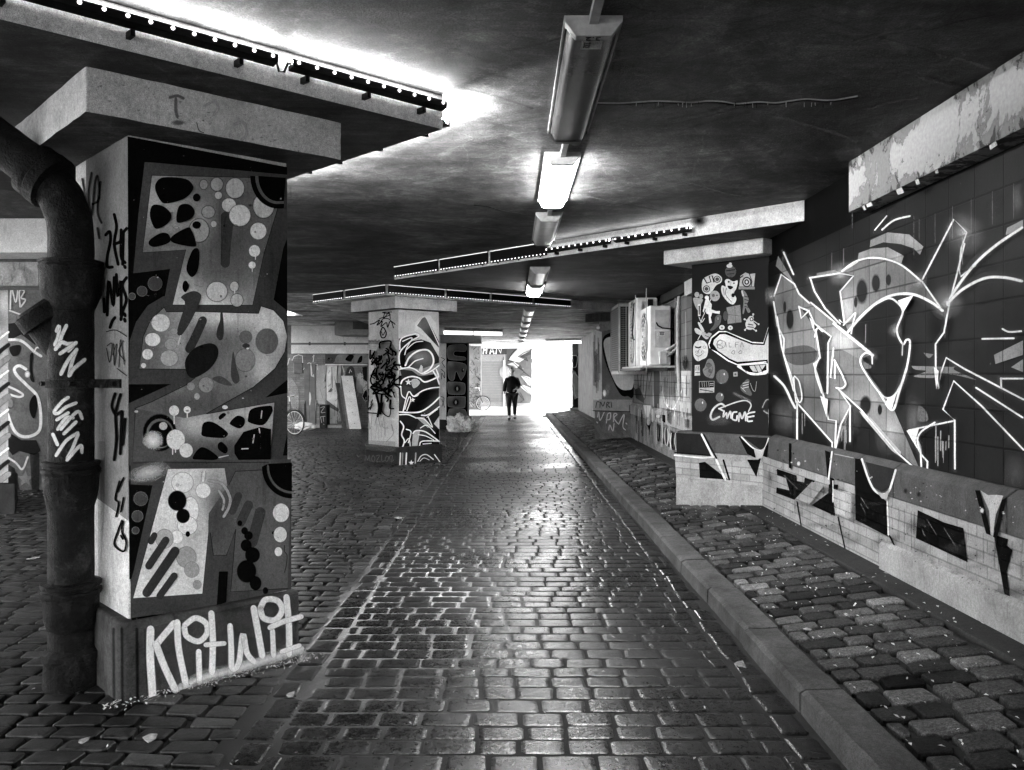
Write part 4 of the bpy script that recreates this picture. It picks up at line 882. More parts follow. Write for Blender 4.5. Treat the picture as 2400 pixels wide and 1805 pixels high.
for q in ([(235, 290), (325, 320), (326, 345), (360, 352), (362, 330), (410, 345), (318, 432), (232, 400), (234, 374), (292, 388), (276, 332), (236, 318)], [(394, 456), (470, 400), (472, 360), (515, 362), (500, 505)], [(592, 380), (700, 408), (738, 440), (735, 470), (745, 600), (594, 522)], [(878, 478), (1000, 535), (1086, 560), (1106, 716), (870, 606)], [(1225, 590), (1290, 610), (1285, 640), (1310, 660), (1285, 760), (1300, 880), (1275, 870)], [(478, 330), (498, 335), (492, 440), (478, 440)]): p.poly(q, kk)
p.line((326, 430), (350, 570), w=7, t=20); p.line((515, 510), (550, 668), w=7, t=20); p.line((750, 595), (812, 720), w=8, t=20); p.line((492, 345), (492, 440), w=6, t=210); p.line((740, 440), (745, 590), w=8, t=205); p.line((1258, 880), (1300, 1060), w=12, t=18)
for a, b in (((620, 420), (655, 475)), ((900, 565), (910, 595)), ((920, 520), (965, 590)), ((1000, 560), (1050, 640)), ((640, 320), (660, 370)), ((620, 450), (640, 490)), ((270, 320), (330, 380))): p.line(a, b, w=4, t=110, al=.7)
for i in range(60):
    x = R.uniform(200, 1400); y = 330 + (x - 200) * .36 + R.uniform(-60, 150); p.disc(x, y, R.uniform(12, 70), R.uniform(6, 34), R.choice((22, 30, 50, 70)), 1.0, R.uniform(.12, .4))
for i in range(34):
    x = R.uniform(200, 1400); y = 290 + (x - 200) * .3; p.stroke([(x, y), (x + R.uniform(-3, 3), y + R.uniform(40, 170))], R.uniform(4, 14), R.choice((18, 30, 45)), .95, False, R.uniform(.15, .45))
for i in range(70):
    x = R.uniform(200, 1400); y = 330 + (x - 200) * .36 + R.uniform(-60, 150); p.disc(x, y, R.uniform(1.5, 6), R.uniform(1.5, 4), R.choice((20, 60, 90)), .5, .8)
p.poly([(325, 435), (410, 348), (460, 372), (400, 450)], 140, al=.8); p.poly([(505, 380), (590, 400), (590, 515), (515, 490)], 205, al=.5)
p.build('graffiti', M_BRICK, wall)
# ---------------------------------------------------------------- the pilaster with stickers
OS = Vector((2.67, 9.15, 0)); SS = Vector((2.715, 9.19, 0))
pil3 = thing('pilaster', 'black pilaster with stickers and a pale cartoon arm on a painted brick plinth', 'pilaster', SS + DB * .5)
M_BLKW = plain('black_wall_paint', 8, .45, .1, var=.3, scale=6)
MB().prism([SS - DB * .02, SS + DB * 1.008, SS + DB * 1.008 + DA * 1.0, SS - DB * .02 + DA * .4], .95, ZS - .002).build('shaft', M_BLKW, pil3, bevel=.008)
MB().prism([OS - DB * .05, OS + DB * 1.17, OS + DB * 1.17 + DA * 1.1, OS - DB * .05 + DA * .3], .78, 1.0).build('plinth_top', M_GREYB, pil3, bevel=.012)
Ob = OS + DA * .012
MB().prism([Ob - DB * .04, Ob + DB * 1.155, Ob + DB * 1.155 + DA * 1.1, Ob - DB * .04 + DA * .3], .1, .785).build('plinth', M_PLAS, pil3)
Of = OS - DA * .01
MB().prism([Of - DB * .02, Of + DB * 1.175, Of + DB * 1.175 + DA * 1.1, Of - DB * .02 + DA * .3], .1, .47).build('plaster_base', M_PLAS, pil3, bevel=.01)
C3 = SS - DA * .24 
m = MB(); poly = [C3 - DB * .06, C3 + DB * 1.22, C3 + DB * 1.22 + DA * 1.2, C3 - DB * .06 + DA * .4]
MB().prism(poly, 2.89, ZS - .003).build('capital', M_CAP, pil3, bevel=.01)
sp_ = vplane(SS, DB); pp = vplane(OS - DA * .0005, DB); bp = vplane(Ob - DA * .0015, DB)
uvw = Paint(bp, Z6, .0); uvw.poly([(628, 1330), (1190, 1370), (1190, 1570), (640, 1500)], 150)
for q, t in (([(775, 1365), (812, 1358), (955, 1468), (780, 1456)], kk), ([(1068, 1345), (1140, 1345), (1160, 1310), (1125, 1452)], kk)): uvw.poly(q, t)
uvw.line((880, 1345), (935, 1465), w=16, t=215); uvw.line((925, 1350), (960, 1465), w=14, t=16)
uvw.build('painted_bricks', M_BRICK, pil3)
p = Paint(pp, Z6, .001)
p.poly([(636, 1182), (785, 1190), (850, 1325), (640, 1308)], 34); p.line((792, 1192), (862, 1330), w=13, t=225); p.line((806, 1195), (882, 1335), w=12, t=16); p.line((628, 1318), (800, 1335), (865, 1330), w=12, t=215)
p.line((630, 1302), (840, 1318), w=8, t=14)
p.poly([(1018, 1205), (1040, 1206), (1130, 1300), (1120, 1335), (1070, 1310)], kk); p.poly([(1042, 1206), (1205, 1212), (1185, 1270), (1150, 1285)], 30); p.stroke([(1035, 1207), (1100, 1270), (1150, 1290), (1180, 1270), (1200, 1215)], 9, 210, .3); p.poly([(1110, 1278), (1150, 1290), (1178, 1272), (1160, 1338), (1125, 1338)], 160); p.poly([(1180, 1270), (1205, 1220), (1190, 1330), (1165, 1335)], 14)
p.build('graffiti', M_PAINT, pil3)
p = Paint(sp_, Z6, .001)
# long pale arm shape with a fluke end, reaching round onto the wall
FS = [(832, 640), (848, 600), (895, 562), (940, 562), (1030, 600), (1100, 628), (1168, 632), (1195, 545), (1214, 506), (1245, 545), (1256, 600), (1250, 660), (1262, 720), (1238, 800), (1212, 850), (1190, 800), (1186, 752), (1010, 770), (950, 745), (880, 695), (840, 665)]
p.poly(FS, 225); SH = lambda k: [(1030 + (x - 1030) * k, 680 + (y - 680) * k) for x, y in FS]
p.poly([(x + (6 if x < 1000 else -3 if x > 1200 else 0), y + (6 if y < 680 else -6)) for x, y in FS], 12)
p.poly([(862, 640), (868, 615), (905, 582), (935, 580), (1030, 618), (1100, 645), (1175, 648), (1205, 550), (1214, 530), (1232, 556), (1243, 605), (1238, 660), (1248, 718), (1226, 790), (1212, 830), (1200, 790), (1194, 736), (1010, 750), (960, 728), (890, 680)], 200, tf=blobs(192, (1000, 690, 120, 60, 175), (1220, 690, 30, 120, 215), (920, 610, 60, 40, 210)), h=40)
p.poly([(1015, 770), (1188, 756), (1195, 815), (1150, 830), (1090, 828), (1040, 800)], 215, True); p.poly([(1030, 772), (1186, 762), (1188, 800), (1130, 818), (1080, 812), (1045, 795)], 14); p.poly([(1080, 775), (1184, 766), (1150, 812), (1105, 808)], 175)
for a in (1065, 1100, 1135, 1165): p.line((a - 20, 772), (a, 812), w=5, t=20)
for L in ([(890, 665), (890, 625), (915, 620), (915, 640), (892, 645), (920, 655), (915, 665)], [(940, 630), (942, 660)], [(960, 632), (962, 658), (975, 658)], [(1000, 660), (1000, 632), (1018, 630)], [(1000, 645), (1012, 643)], [(1030, 660), (1038, 630), (1048, 658)], [(985, 680), (975, 695), (990, 702), (995, 685), (985, 680)], [(1030, 680), (1018, 692), (1030, 700), (1040, 688), (1030, 680)]): p.stroke(L, 4, 95, .5, al=.8)
p.stroke([(905, 615), (885, 640), (900, 668), (930, 660), (935, 630), (905, 615)], 3.5, 95, .5, al=.8)
for L, w_ in (([(935, 1020), (910, 1005), (870, 1030), (848, 1075), (860, 1102), (900, 1085)], 15), ([(900, 1035), (930, 1050)], 12), ([(930, 1050), (925, 1085), (945, 1060), (948, 1095), (968, 1050), (972, 1090)], 12), ([(1005, 1055), (985, 1060), (980, 1095), (1005, 1105), (1010, 1080)], 13), ([(1020, 1110), (1025, 1060), (1040, 1095), (1058, 1055), (1062, 1105)], 13), ([(1115, 1055), (1075, 1065), (1070, 1085), (1110, 1080)], 13), ([(1072, 1085), (1075, 1110), (1100, 1110)], 13), ([(900, 1035), (990, 1000), (1060, 985), (1095, 1010), (1080, 1050)], 10)): p.stroke(L, w_, 190, .5)
p.disc(900, 1100, 90, 40, 120, 1, .25); p.stroke([(1000, 945), (1040, 965), (1085, 985)], 26, 120, .9, al=.5)
p.stroke([(1165, 1025), (1190, 980), (1215, 1000), (1200, 1060), (1175, 1050)], 14, 150, .7, al=.6); p.line((1200, 1040), (1205, 1160), w=6, t=110, al=.7)
for x, y, r in ((920, 838, 43), (905, 965, 28), (788, 1012, 40)): p.disc(x, y, r, r * 1.1, 88, .15); p.disc(x + 12, y - 14, 4, 8, 215, .4)
p.disc(875, 348, 32, 34, 150, .1); p.disc(866, 345, 10, 10, 90, .2); p.disc(888, 345, 5, 5, 60, .2); p.line((850, 370), (800, 480), (790, 510), w=5, t=200); p.stroke([(780, 480), (795, 508), (812, 485)], 5, 200, .3)
p.build('graffiti', M_PAINT, pil3)
def sticker(label, fn):
    p = Paint(sp_, Z6, .0045, .0002); fn(p); o = p.build('sticker', M_PAINT, pil3)
    if label: o['label'] = label
def s_bear(p):
    p.poly([(800, 250), (835, 225), (880, 212), (915, 235), (912, 265), (880, 285), (850, 330), (820, 335), (796, 310)], 190, True)
    for x, y in ((888, 246), (823, 305)): p.disc(x, y, 22, 22, 30); p.disc(x, y, 17, 17, 185); p.disc(x, y, 12, 12, 70)
    p.line((808, 240), (825, 270), (850, 262), (840, 228), (858, 225), (868, 262), w=9, t=25)
def s_frog(p):
    p.poly([(935, 255), (955, 245), (985, 260), (1012, 255), (1005, 300), (990, 330), (1005, 365), (988, 398), (960, 390), (925, 350), (912, 310), (918, 285), (940, 290)], 205, True)
    p.poly([(952, 285), (985, 292), (972, 308), (958, 303)], 25, True); p.disc(985, 344, 11, 13, 25); p.disc(958, 262, 7, 6, 60); p.disc(990, 270, 6, 5, 60); p.stroke([(945, 300), (940, 340), (975, 385)], 4, 40); p.line((925, 300), (932, 340), w=4, t=110)
def s_camera(p):
    p.poly([(1018, 292), (1117, 292), (1117, 308), (1018, 308)], 120); p.poly([(1030, 225), (1060, 205), (1085, 215), (1120, 210), (1112, 290), (1022, 290)], 165)
    p.disc(1068, 263, 29, 32, 20); p.disc(1068, 263, 22, 25, 170); p.disc(1068, 263, 15, 17, 30); p.disc(1068, 263, 7, 9, 190); p.line((1085, 215), (1100, 260), (1095, 290), w=6, t=40); p.line((1025, 240), (1045, 225), w=8, t=40)
def s_globe(p): p.disc(970, 200, 37, 38, 78, .1); p.disc(963, 165, 18, 12, 190); p.disc(968, 152, 9, 8, 200); p.line((945, 195), (995, 188), w=8, t=40); p.line((950, 215), (990, 212), w=6, t=45)
def s_fig(p):
    p.poly([(822, 350), (836, 352), (838, 375), (855, 400), (852, 430), (880, 440), (905, 440), (902, 458), (858, 450), (848, 480), (856, 512), (840, 515), (835, 460), (822, 455), (815, 420), (805, 450), (800, 440), (812, 390)], 210)
    p.disc(825, 358, 13, 12, 215)
def s_pink(p):
    p.disc(764, 340, 15, 17, 150); p.disc(790, 350, 12, 15, 145); p.poly([(742, 362), (772, 360), (800, 370), (790, 400), (785, 440), (765, 430), (750, 400)], 150, True); p.poly([(770, 400), (785, 398), (786, 470), (772, 472)], 205); p.poly([(774, 408), (783, 408), (782, 462), (776, 462)], 20)
def s_cat(p):
    p.poly([(1040, 315), (1060, 325), (1080, 370), (1070, 400), (1090, 440), (1075, 450), (1060, 420), (1050, 455), (1042, 450), (1048, 380)], 110, True)
    for y in (350, 370, 392, 412): p.line((1056, y), (1080, y + 6), w=5, t=35)
    p.line((1040, 320), (1046, 345), w=12, t=180)
def s_note(p): p.poly([(945, 418), (1028, 402), (1036, 508), (952, 518)], 122); p.line((945, 460), (1032, 470), w=3, t=75); p.line((995, 405), (1000, 515), w=3, t=80); p.disc(938, 470, 18, 40, 70, .3)
def s_bird(p): p.poly([(845, 555), (870, 520), (875, 480), (895, 462), (912, 470), (908, 510), (885, 540), (860, 558)], 84, True); p.disc(893, 485, 8, 16, 120, .5)
def s_eyes(p): p.disc(917, 540, 17, 15, 190); p.disc(968, 542, 15, 14, 185); p.disc(917, 540, 6, 5, 110); p.disc(968, 542, 5, 5, 110)
def s_gecko(p):
    p.poly([(1072, 490), (1090, 470), (1110, 480), (1108, 505), (1125, 530), (1100, 552), (1072, 550), (1060, 520)], 175, True)
    for a, b in (((1075, 500), (1055, 490)), ((1110, 500), (1140, 520)), ((1070, 540), (1058, 555)), ((1105, 548), (1125, 560)), ((1105, 480), (1108, 460))): p.line(a, b, w=6, t=175); p.disc(b[0], b[1], 6, 6, 180)
    p.disc(1098, 490, 11, 13, 25); p.disc(1098, 490, 6, 8, 190); p.line((1078, 520), (1105, 525), w=7, t=40); p.line((1075, 535), (1110, 540), w=6, t=45)
def s_fly(p):
    p.poly([(770, 512), (785, 515), (810, 560), (795, 565)], 190, True); p.poly([(750, 550), (765, 545), (800, 570), (790, 585), (760, 575)], 180, True); p.poly([(795, 568), (850, 575), (848, 590), (825, 612), (800, 595)], 165, True); p.line((800, 560), (770, 615), w=5, t=190); p.disc(825, 570, 9, 8, 40); p.line((815, 588), (840, 600), w=4, t=30)
def s_face(p):
    p.poly([(742, 660), (760, 625), (800, 620), (825, 640), (832, 680), (822, 720), (795, 735), (768, 745), (745, 715)], 192, True); p.poly([(750, 652), (772, 660), (792, 652), (788, 665), (772, 668), (755, 664)], 15)
    for a in ((765, 690), (800, 690), (810, 660)): p.disc(a[0], a[1], 10, 9, 120); p.disc(a[0], a[1], 7, 6, 190)
    p.stroke([(755, 705), (775, 715), (795, 705)], 4, 40); p.line((780, 675), (768, 690), w=4, t=60)
def s_m(p): p.poly([(752, 770), (780, 768), (784, 832), (750, 834)], 185); p.line((758, 800), (760, 776), (767, 795), (774, 776), (777, 800), w=5, t=30); p.line((756, 815), (780, 815), w=5, t=60)
def s_owl(p):
    p.poly([(812, 780), (830, 735), (855, 735), (872, 770), (872, 820), (858, 850), (815, 835), (800, 800)], 108, True)
    for q in ((835, 770, 16), (845, 805, 12)): p.disc(q[0], q[1], q[2], q[2], 85, .2); 
    p.stroke([(825, 760), (850, 765), (860, 800), (840, 835)], 4, 70); p.stroke([(812, 800), (835, 790), (850, 820)], 4, 72)
def s_card(p):
    p.poly([(778, 868), (870, 866), (870, 936), (778, 938)], 165); p.poly([(780, 870), (868, 868), (868, 905), (780, 908)], 30)
    for x in (795, 808, 822, 836): p.line((x, 872), (x + 3, 900), w=3, t=150)
    for y in (882, 892): p.line((845, y), (864, y), w=4, t=170)
    p.line((785, 918), (860, 930), w=7, t=60)
def s_sq(p): p.poly([(986, 812), (1012, 810), (1012, 838), (987, 839)], 150); p.disc(999, 825, 7, 7, 90)
def s_shoe(p):
    p.poly([(1028, 900), (1040, 885), (1070, 855), (1085, 865), (1080, 900), (1100, 945), (1085, 955), (1040, 930)], 80, True)
    for y in (880, 895, 910): p.line((1045, y), (1078, y - 8), w=4, t=190)
    p.stroke([(1090, 880), (1105, 920), (1120, 925), (1128, 870)], 3, 160); p.line((1035, 905), (1060, 930), w=4, t=170)
for lb_, fn in (('pale toy gun shaped sticker', s_bear), ('grinning pale animal sticker', s_frog), ('camera shaped sticker', s_camera), ('dark round sticker with a small bird on top', s_globe), ('white dancing figure sticker', s_fig), ('grey blob figure sticker', s_pink), ('striped animal sticker', s_cat), ('square grey note', s_note), ('small dark bird sticker', s_bird), ('two round pale stickers', s_eyes), ('lizard sticker', s_gecko), ('winged insect sticker', s_fly), ('round face with sunglasses sticker', s_face), ('small sticker with the letter M', s_m), ('grey owl like sticker', s_owl), ('rectangular printed card', s_card), ('tiny square sticker', s_sq), ('laced boot sticker', s_shoe)): sticker(lb_, fn)
# ---------------------------------------------------------------- wall between the pilasters
wall2 = thing('tiled_wall', 'paint streaked tiled wall with drips behind the outdoor units', 'wall', (2.9, 14.5, 0))
MB().box((XW + .004, 9.8, 0), (3.2, 19.6, 3.6)).build('wall_body', M_TW, wall2)
uvwall('tile_panel', M_TILE, (XW, 0), (0, 1), 9.8, 19.6, 1.0, 3.0, 92, wall2)
ledge([9.95, 11.6, 13.3, 14.9, 16.6, 18.0, 19.45], wall2, [concrete('splashed_block', 150, .4, .5, 3, .7, .6)])
MB().box((2.63, 9.9, .1), (XW + .003, 19.5, .785)).build('brick_base', concrete('dirty_base', 120, .5, .9, 3, .8, .7), wall2)
ZB = (1380, 640, 3.62)
p = Paint(tw, ZB, .0012)
p.poly([(385, 838), (545, 838), (545, 1120), (385, 1090)], 118); p.poly([(600, 830), (865, 830), (865, 1190), (600, 1140)], 176); p.poly([(545, 838), (600, 838), (600, 1150), (560, 1150)], 30)
p.line((546, 838), (548, 1130), w=9, t=185)
for q in ([(385, 850), (415, 850), (418, 980), (400, 1000), (388, 980)], [(420, 845), (450, 845), (445, 950), (430, 965)], [(455, 850), (500, 850), (480, 1050), (462, 1062), (445, 1020)], [(505, 850), (535, 850), (520, 930)]): p.poly(q, 150, True); p.stroke(q[1:] , 8, 22, .4)
p.poly([(390, 990), (430, 970), (470, 1060), (470, 1105), (400, 1060)], 25)
p.stroke([(610, 850), (625, 1000), (660, 1100), (710, 1150), (750, 1100), (790, 1000)], 12, 230, .4); p.stroke([(635, 1040), (650, 1100), (690, 1148), (735, 1150)], 20, 228, .4)
p.drips(605, 860, 800, 1130, 30, 7, 70, .6); p.drips(390, 540, 840, 1080, 14, 5, 60, .5); p.drips(620, 860, 820, 1150, 16, 7, 225, .6)
for y in (910, 1030): p.line((390, y), (862, y + 25), w=6, t=45, al=.7)
p.poly([(720, 330), (740, 330), (740, 700), (720, 700)], 60, al=.8); p.disc(730, 560, 60, 200, 12, .9, .8)
p.line((718, 350), (720, 700), w=8, t=205, al=.8); p.line((832, 330), (834, 700), w=5, t=190, al=.8); p.drips(740, 860, 700, 830, 14, 8, 16, .8)
p.build('graffiti', M_TILE, wall2)
p = Paint(vplane((2.617, 0), (0, 1)), ZB, .001)
p.poly([(462, 1120), (528, 1125), (510, 1220), (490, 1225)], 205); p.poly([(605, 1200), (650, 1205), (650, 1270), (625, 1262)], 14); p.disc(590, 1215, 25, 20, 190, .5)
p.drips(380, 860, 1110, 1300, 26, 8, 60, .7); p.drips(380, 860, 1110, 1260, 14, 9, 215, .6)
for i in range(6): p.stroke([(820 + i * 7, 1240), (826 + i * 6, 1310)], 4, 25, .4)
p.build('graffiti', M_PAINT, wall2)
p = Paint(vplane((2.628, 0), (0, 1)), ZB, .001)
p.disc(508, 1260, 18, 40, 170, .2); p.poly([(485, 1260), (500, 1290), (520, 1290), (535, 1250), (515, 1350)], 14)
for i in range(16): x = 580 + i * 10; p.stroke([(x, 1280 + i * 5), (x + R.uniform(-6, 10), 1340 + i * 6), (x + R.uniform(-6, 6), 1420 + i * 5)], 9, R.choice((16, 16, 200, 25)), .5)
for i in range(9): x = 690 + i * 6; p.stroke([(x, 1360), (x + R.uniform(-8, 8), 1430), (x + R.uniform(-6, 6), 1500)], 6, R.choice((220, 30)), .4)
p.drips(400, 680, 1200, 1480, 24, 10, 50, .5); p.drips(400, 720, 1250, 1500, 14, 8, 215, .5)
p.build('graffiti', M_PAINT, wall2)
# ---------------------------------------------------------------- piers farther along the right side
def pier(label, O, L, top=ZS - .002):
    t = thing('pilaster', label, 'pilaster', O + DB * L / 2)
    S_ = O + DA * .05
    MB().prism([S_ - DB * .02, S_ + DB * (L - .1), S_ + DB * (L - .1) + DA * 1, S_ - DB * .02 + DA * .3], .9, top).build('shaft', concrete('painted_pier', 120, .4, .5, 3, .7, .5), t, bevel=.008)
    MB().prism([O - DB * .03, O + DB * L, O + DB * L + DA * 1, O - DB * .03 + DA * .3], .1, .98).build('plinth', concrete('painted_pier_base', 84, .4, .6, 3, .7, .5), t, bevel=.015)
    MB().prism([O - DA * .2 - DB * .05, O - DA * .2 + DB * (L + .1), O + DB * (L + .1) + DA * 1, O - DB * .05 + DA * .3], 2.87, top).build('capital', M_SOFF, t, bevel=.01)
    return t, S_
O4 = Vector((2.62, 19.4, 0)); pr4, S4 = pier('grey pilaster behind the outdoor units with a huge dark crescent and a tagged plinth', O4, 1.074)
p = Paint(vplane(S4, DB), ZB, .0015)
p.poly([(36, 480), (112, 500), (112, 1070), (40, 1072)], 175); p.drips(38, 110, 500, 1060, 16, 14, 120, .5)
p.poly([(112, 500), (385, 420), (385, 1075), (112, 1072)], 88)
p.poly([(118, 560), (200, 500), (380, 460), (386, 1010), (330, 1045), (270, 1030), (200, 900), (130, 720)], 12, True)
p.poly([(130, 580), (190, 540), (380, 520), (384, 930), (325, 993), (250, 965), (185, 840), (140, 680)], 178, True)
p.disc(135, 1020, 18, 34, 225, .6); p.disc(165, 1000, 30, 60, 150, .9, .5); p.disc(80, 465, 22, 18, 200, .6)
p.build('graffiti', M_PAINT, pr4)
p = Paint(vplane(O4 - DA * .001, DB), ZB, .0015)
p.poly([(36, 1078), (340, 1080), (340, 1178), (36, 1165)], 150, al=.7); p.line((36, 1168), (370, 1178), w=8, t=14)
for L in ([(60, 1140), (70, 1095), (90, 1095)], [(95, 1140), (100, 1095), (120, 1130), (135, 1095)], [(150, 1140), (155, 1100), (175, 1100), (160, 1120), (180, 1140)], [(190, 1095), (195, 1140)]): p.stroke(L, 8, 28, .4)
for L in ([(75, 1220), (85, 1180), (95, 1250), (130, 1185)], [(150, 1270), (160, 1200), (185, 1190), (180, 1240), (150, 1245)], [(210, 1260), (215, 1195), (240, 1200), (215, 1230), (245, 1275)], [(170, 1330), (180, 1290), (205, 1340), (215, 1280)], [(255, 1280), (300, 1200), (290, 1300), (310, 1330)], [(70, 1265), (75, 1270)], [(318, 1275), (322, 1280)]): p.stroke(L, 13, 160, .5)
p.build('tag_lettering', M_PAINT, pr4)
m = MB().box((2.64, 19.6, 0), (3.2, 35.2, 3.5)); wl = thing('side_wall', 'grey wall running from the crescent pilaster to the bright exit', 'wall', (2.9, 27, 0)); m.build('wall_body', concrete('side_wall', 110, .4, .5, 2, .7, .5), wl)
Z5 = (1000, 660, 4.3786)
pf = thing('pilaster', 'end pier at the exit painted with a pale face profile on black', 'pilaster', (2.85, 35, 0))
MB().box((2.43, 34.9, .3), (3.3, 35.7, ZS - .002)).build('shaft', M_BLKW, pf); MB().box((2.33, 34.8, .1), (3.35, 35.75, .36)).build('plinth', M_PLAS, pf, bevel=.02)
p = Paint(vplane((2.43, 34.9), (1, 0)), Z5, .004, .001)
p.poly([(1495, 640), (1600, 640), (1560, 700), (1545, 760), (1500, 760)], 110); p.poly([(1495, 900), (1530, 930), (1560, 1020), (1610, 1090), (1625, 1170), (1560, 1180), (1520, 1210), (1495, 1120)], 150)
p.poly([(1695, 680), (1640, 700), (1605, 740), (1575, 810), (1600, 840), (1625, 850), (1635, 960), (1650, 1000), (1600, 1090), (1630, 1180), (1660, 1240), (1695, 1270)], 172)
p.stroke([(1495, 760), (1545, 770), (1535, 870), (1500, 880)], 7, 215, .4); p.stroke([(1695, 690), (1600, 735), (1565, 800), (1600, 860), (1600, 960), (1620, 1080), (1530, 950), (1505, 940)], 7, 225, .4); p.stroke([(1510, 1050), (1530, 1180), (1610, 1190), (1570, 1290), (1540, 1300)], 6, 220, .4)
p.disc(1610, 815, 26, 20, 235, .4); p.disc(1660, 1000, 20, 24, 25, .3); p.disc(1660, 1000, 7, 8, 220, .3); p.stroke([(1640, 860), (1680, 830), (1690, 800)], 6, 30, .4); p.stroke([(1640, 960), (1680, 960)], 6, 30, .4)
p.poly([(1560, 1310), (1620, 1280), (1695, 1310), (1695, 1330), (1560, 1330)], 120); p.build('graffiti', M_PAINT, pf)
tag(MB().box((2.3, 33, .1), (2.6, 34, .2)).build('kerb_block', M_PLAS, None, bevel=.02), 'short pale stone block at the foot of the exit pier', 'block')
# ---------------------------------------------------------------- outdoor air units
M_AC = plain('painted_steel', 205, .4, .45, var=.18, scale=9); M_AC2 = plain('grey_steel', 165, .45, .45, var=.25, scale=9)  # second, darker grey steel for panels, shelf and mesh cabinet
def grille(m, y0, y1, z0, z1, x, n=26):
    pass
def ac(label, y0, y1, x0, z0, z1, xb=2.6, round_fan=True, mesh=False):
    t = thing('air_unit', label, 'air conditioner', ((x0 + xb) / 2, (y0 + y1) / 2, z0), 'outdoor air units on the right wall')
    b = MB().box((x0, y0, z0), (xb, y1, z1)).build('casing', M_AC2 if mesh else M_AC, t, bevel=.03 if not mesh else .008, seg=3)
    ym, zm = (y0 + y1) / 2, (z0 + z1) / 2
    if mesh:
        for yy0, yy1, xx0, xx1 in ((y0 - .004, y0 - .001, x0 + .03, xb - .02), (y0 + .03, y1 - .03, x0 - .004, x0 - .001)):
            MB().box((xx0, yy0, z0 + .06), (xx1, yy1, z1 - .06)).build('mesh_back', M_BLACK, t)
        m = MB()
        for i in range(30):
            z = z0 + .07 + i * (z1 - z0 - .14) / 29; m.box((x0 - .01, y0 + .02, z), (x0 - .004, y1 - .02, z + .012)); m.box((x0 + .02, y0 - .01, z), (xb - .02, y0 - .004, z + .012))
        for i in range(14):
            y = y0 + .03 + i * (y1 - y0 - .06) / 13; m.box((x0 - .012, y, z0 + .06), (x0 - .01, y + .008, z1 - .06))
        for i in range(10):
            x = x0 + .03 + i * (xb - x0 - .06) / 9; m.box((x, y0 - .012, z0 + .06), (x + .006, y0 - .01, z1 - .06))
        m.build('grille', plain('dark_mesh', 74, .5, .5), t)
    else:
        r = min((y1 - y0), (z1 - z0)) * .42
        fans = [(ym - .02, zm)] if round_fan else [(ym, z0 + (z1 - z0) * .28), (ym, z0 + (z1 - z0) * .74)]
        for fy, fz in fans:
            rr = r if round_fan else r * .62
            f = MB().tube([(x0 - .002, fy, fz), (x0 - .006, fy, fz)], rr, 28).build('fan_opening', M_BLACK, t)
            m = MB()
            for k in range(1, 6): m.ring((x0 - .012 - .02 * (1 - k / 6), fy, fz), (0, 1, 0), (0, 0, 1), rr * k / 5, .005, 28, 5)
            for k in range(8):
                a = PI * k / 4; m.tube([(x0 - .03, fy + .03 * math.cos(a), fz + .03 * math.sin(a)), (x0 - .012, fy + rr * math.cos(a), fz + rr * math.sin(a))], .004, 5)
            m.build('fan_guard', M_AC, f)
        pn = MB().box((x0 + .1, y0 - .006, z0 + (z1 - z0) * .6), (xb - .03, y0 + .001, z1 - .07)).build('service_panel', M_AC2, t, bevel=.004)
        MB().box((x0 + .1, y0 - .0035, z0 + (z1 - z0) * .3), (xb - .03, y0 + .001, z0 + (z1 - z0) * .58)).build('service_panel', M_AC2, t, bevel=.002)
    return t
u1 = ac('nearest outdoor air unit with a round fan, service panels and pipes on its side', 14.3, 15.35, 2.24, 1.80, 2.78)
for (a, b, c_, d_, tn) in ((.12, .2, .06, .0, 205), (.2, .27, .1, .06, 190)):
    pass
st_ = MB().box((2.36, 14.292, 2.16), (2.40, 14.297, 2.36)).box((2.405, 14.292, 2.28), (2.5, 14.297, 2.36)).box((2.36, 14.292, 2.1), (2.41, 14.297, 2.14)).build('warning_label', M_PALE, u1)
MB().box((2.42, 14.289, 2.30), (2.445, 14.2915, 2.325)).box((2.455, 14.289, 2.30), (2.48, 14.2915, 2.325)).box((2.41, 14.289, 2.335), (2.49, 14.2915, 2.35)).build('printing', M_BLACK, st_)
MB().box((2.4, 14.2, 1.82), (2.52, 14.3, 2.03)).build('valve_cover', M_AC2, u1, bevel=.012)
MB().tube([(2.36, 14.29, 2.5), (2.38, 14.26, 2.45), (2.45, 14.25, 2.41), (2.55, 14.25, 2.4), (2.64, 14.28, 2.4)], .012, 8).build('cable', M_BLACK, u1, True)
M_PIPE = plain('pipe_lagging', 158, .6, .35, var=.3)
for dz, dx in ((0, 0), (.09, .03)):
    MB().tube([(2.47, 14.25, 1.93 + dz), (2.58, 14.22, 1.99 + dz), (2.70 + dx, 14.18, 2.1 + dz), (2.75 + dx, 14.2, 2.25), (2.74 + dx, 14.22, 2.5), (2.72 + dx, 14.24, 2.75), (2.705, 14.26, 2.85)], .026, 10).build('refrigerant_pipe', M_PIPE, u1, True)
u2 = ac('taller outdoor air unit behind the nearest one, two fans on its front', 15.62, 16.72, 2.22, 1.80, 3.03, round_fan=False)
MB().box((2.3, 15.614, 2.82), (2.36, 15.619, 2.9)).build('warning_label', M_PALE, u2); MB().box((2.42, 15.6, 2.72), (2.52, 15.62, 3.0)).build('wiring_box', M_BLACK, u2, bevel=.01)
MB().tube([(2.2, 15.75, 2.95), (2.17, 15.76, 2.6), (2.175, 15.78, 2.3), (2.22, 15.8, 2.28)], .012, 6).build('cable', M_BLACK, u2, True)
u3 = ac('farthest outdoor unit, a tall cabinet faced with dark wire mesh', 16.9, 18.1, 2.06, 1.66, 3.03, mesh=True)
pl = thing('wall_bracket', 'steel shelf and thin hanger rods carrying the outdoor air units', 'bracket', (2.4, 16, 1.7))
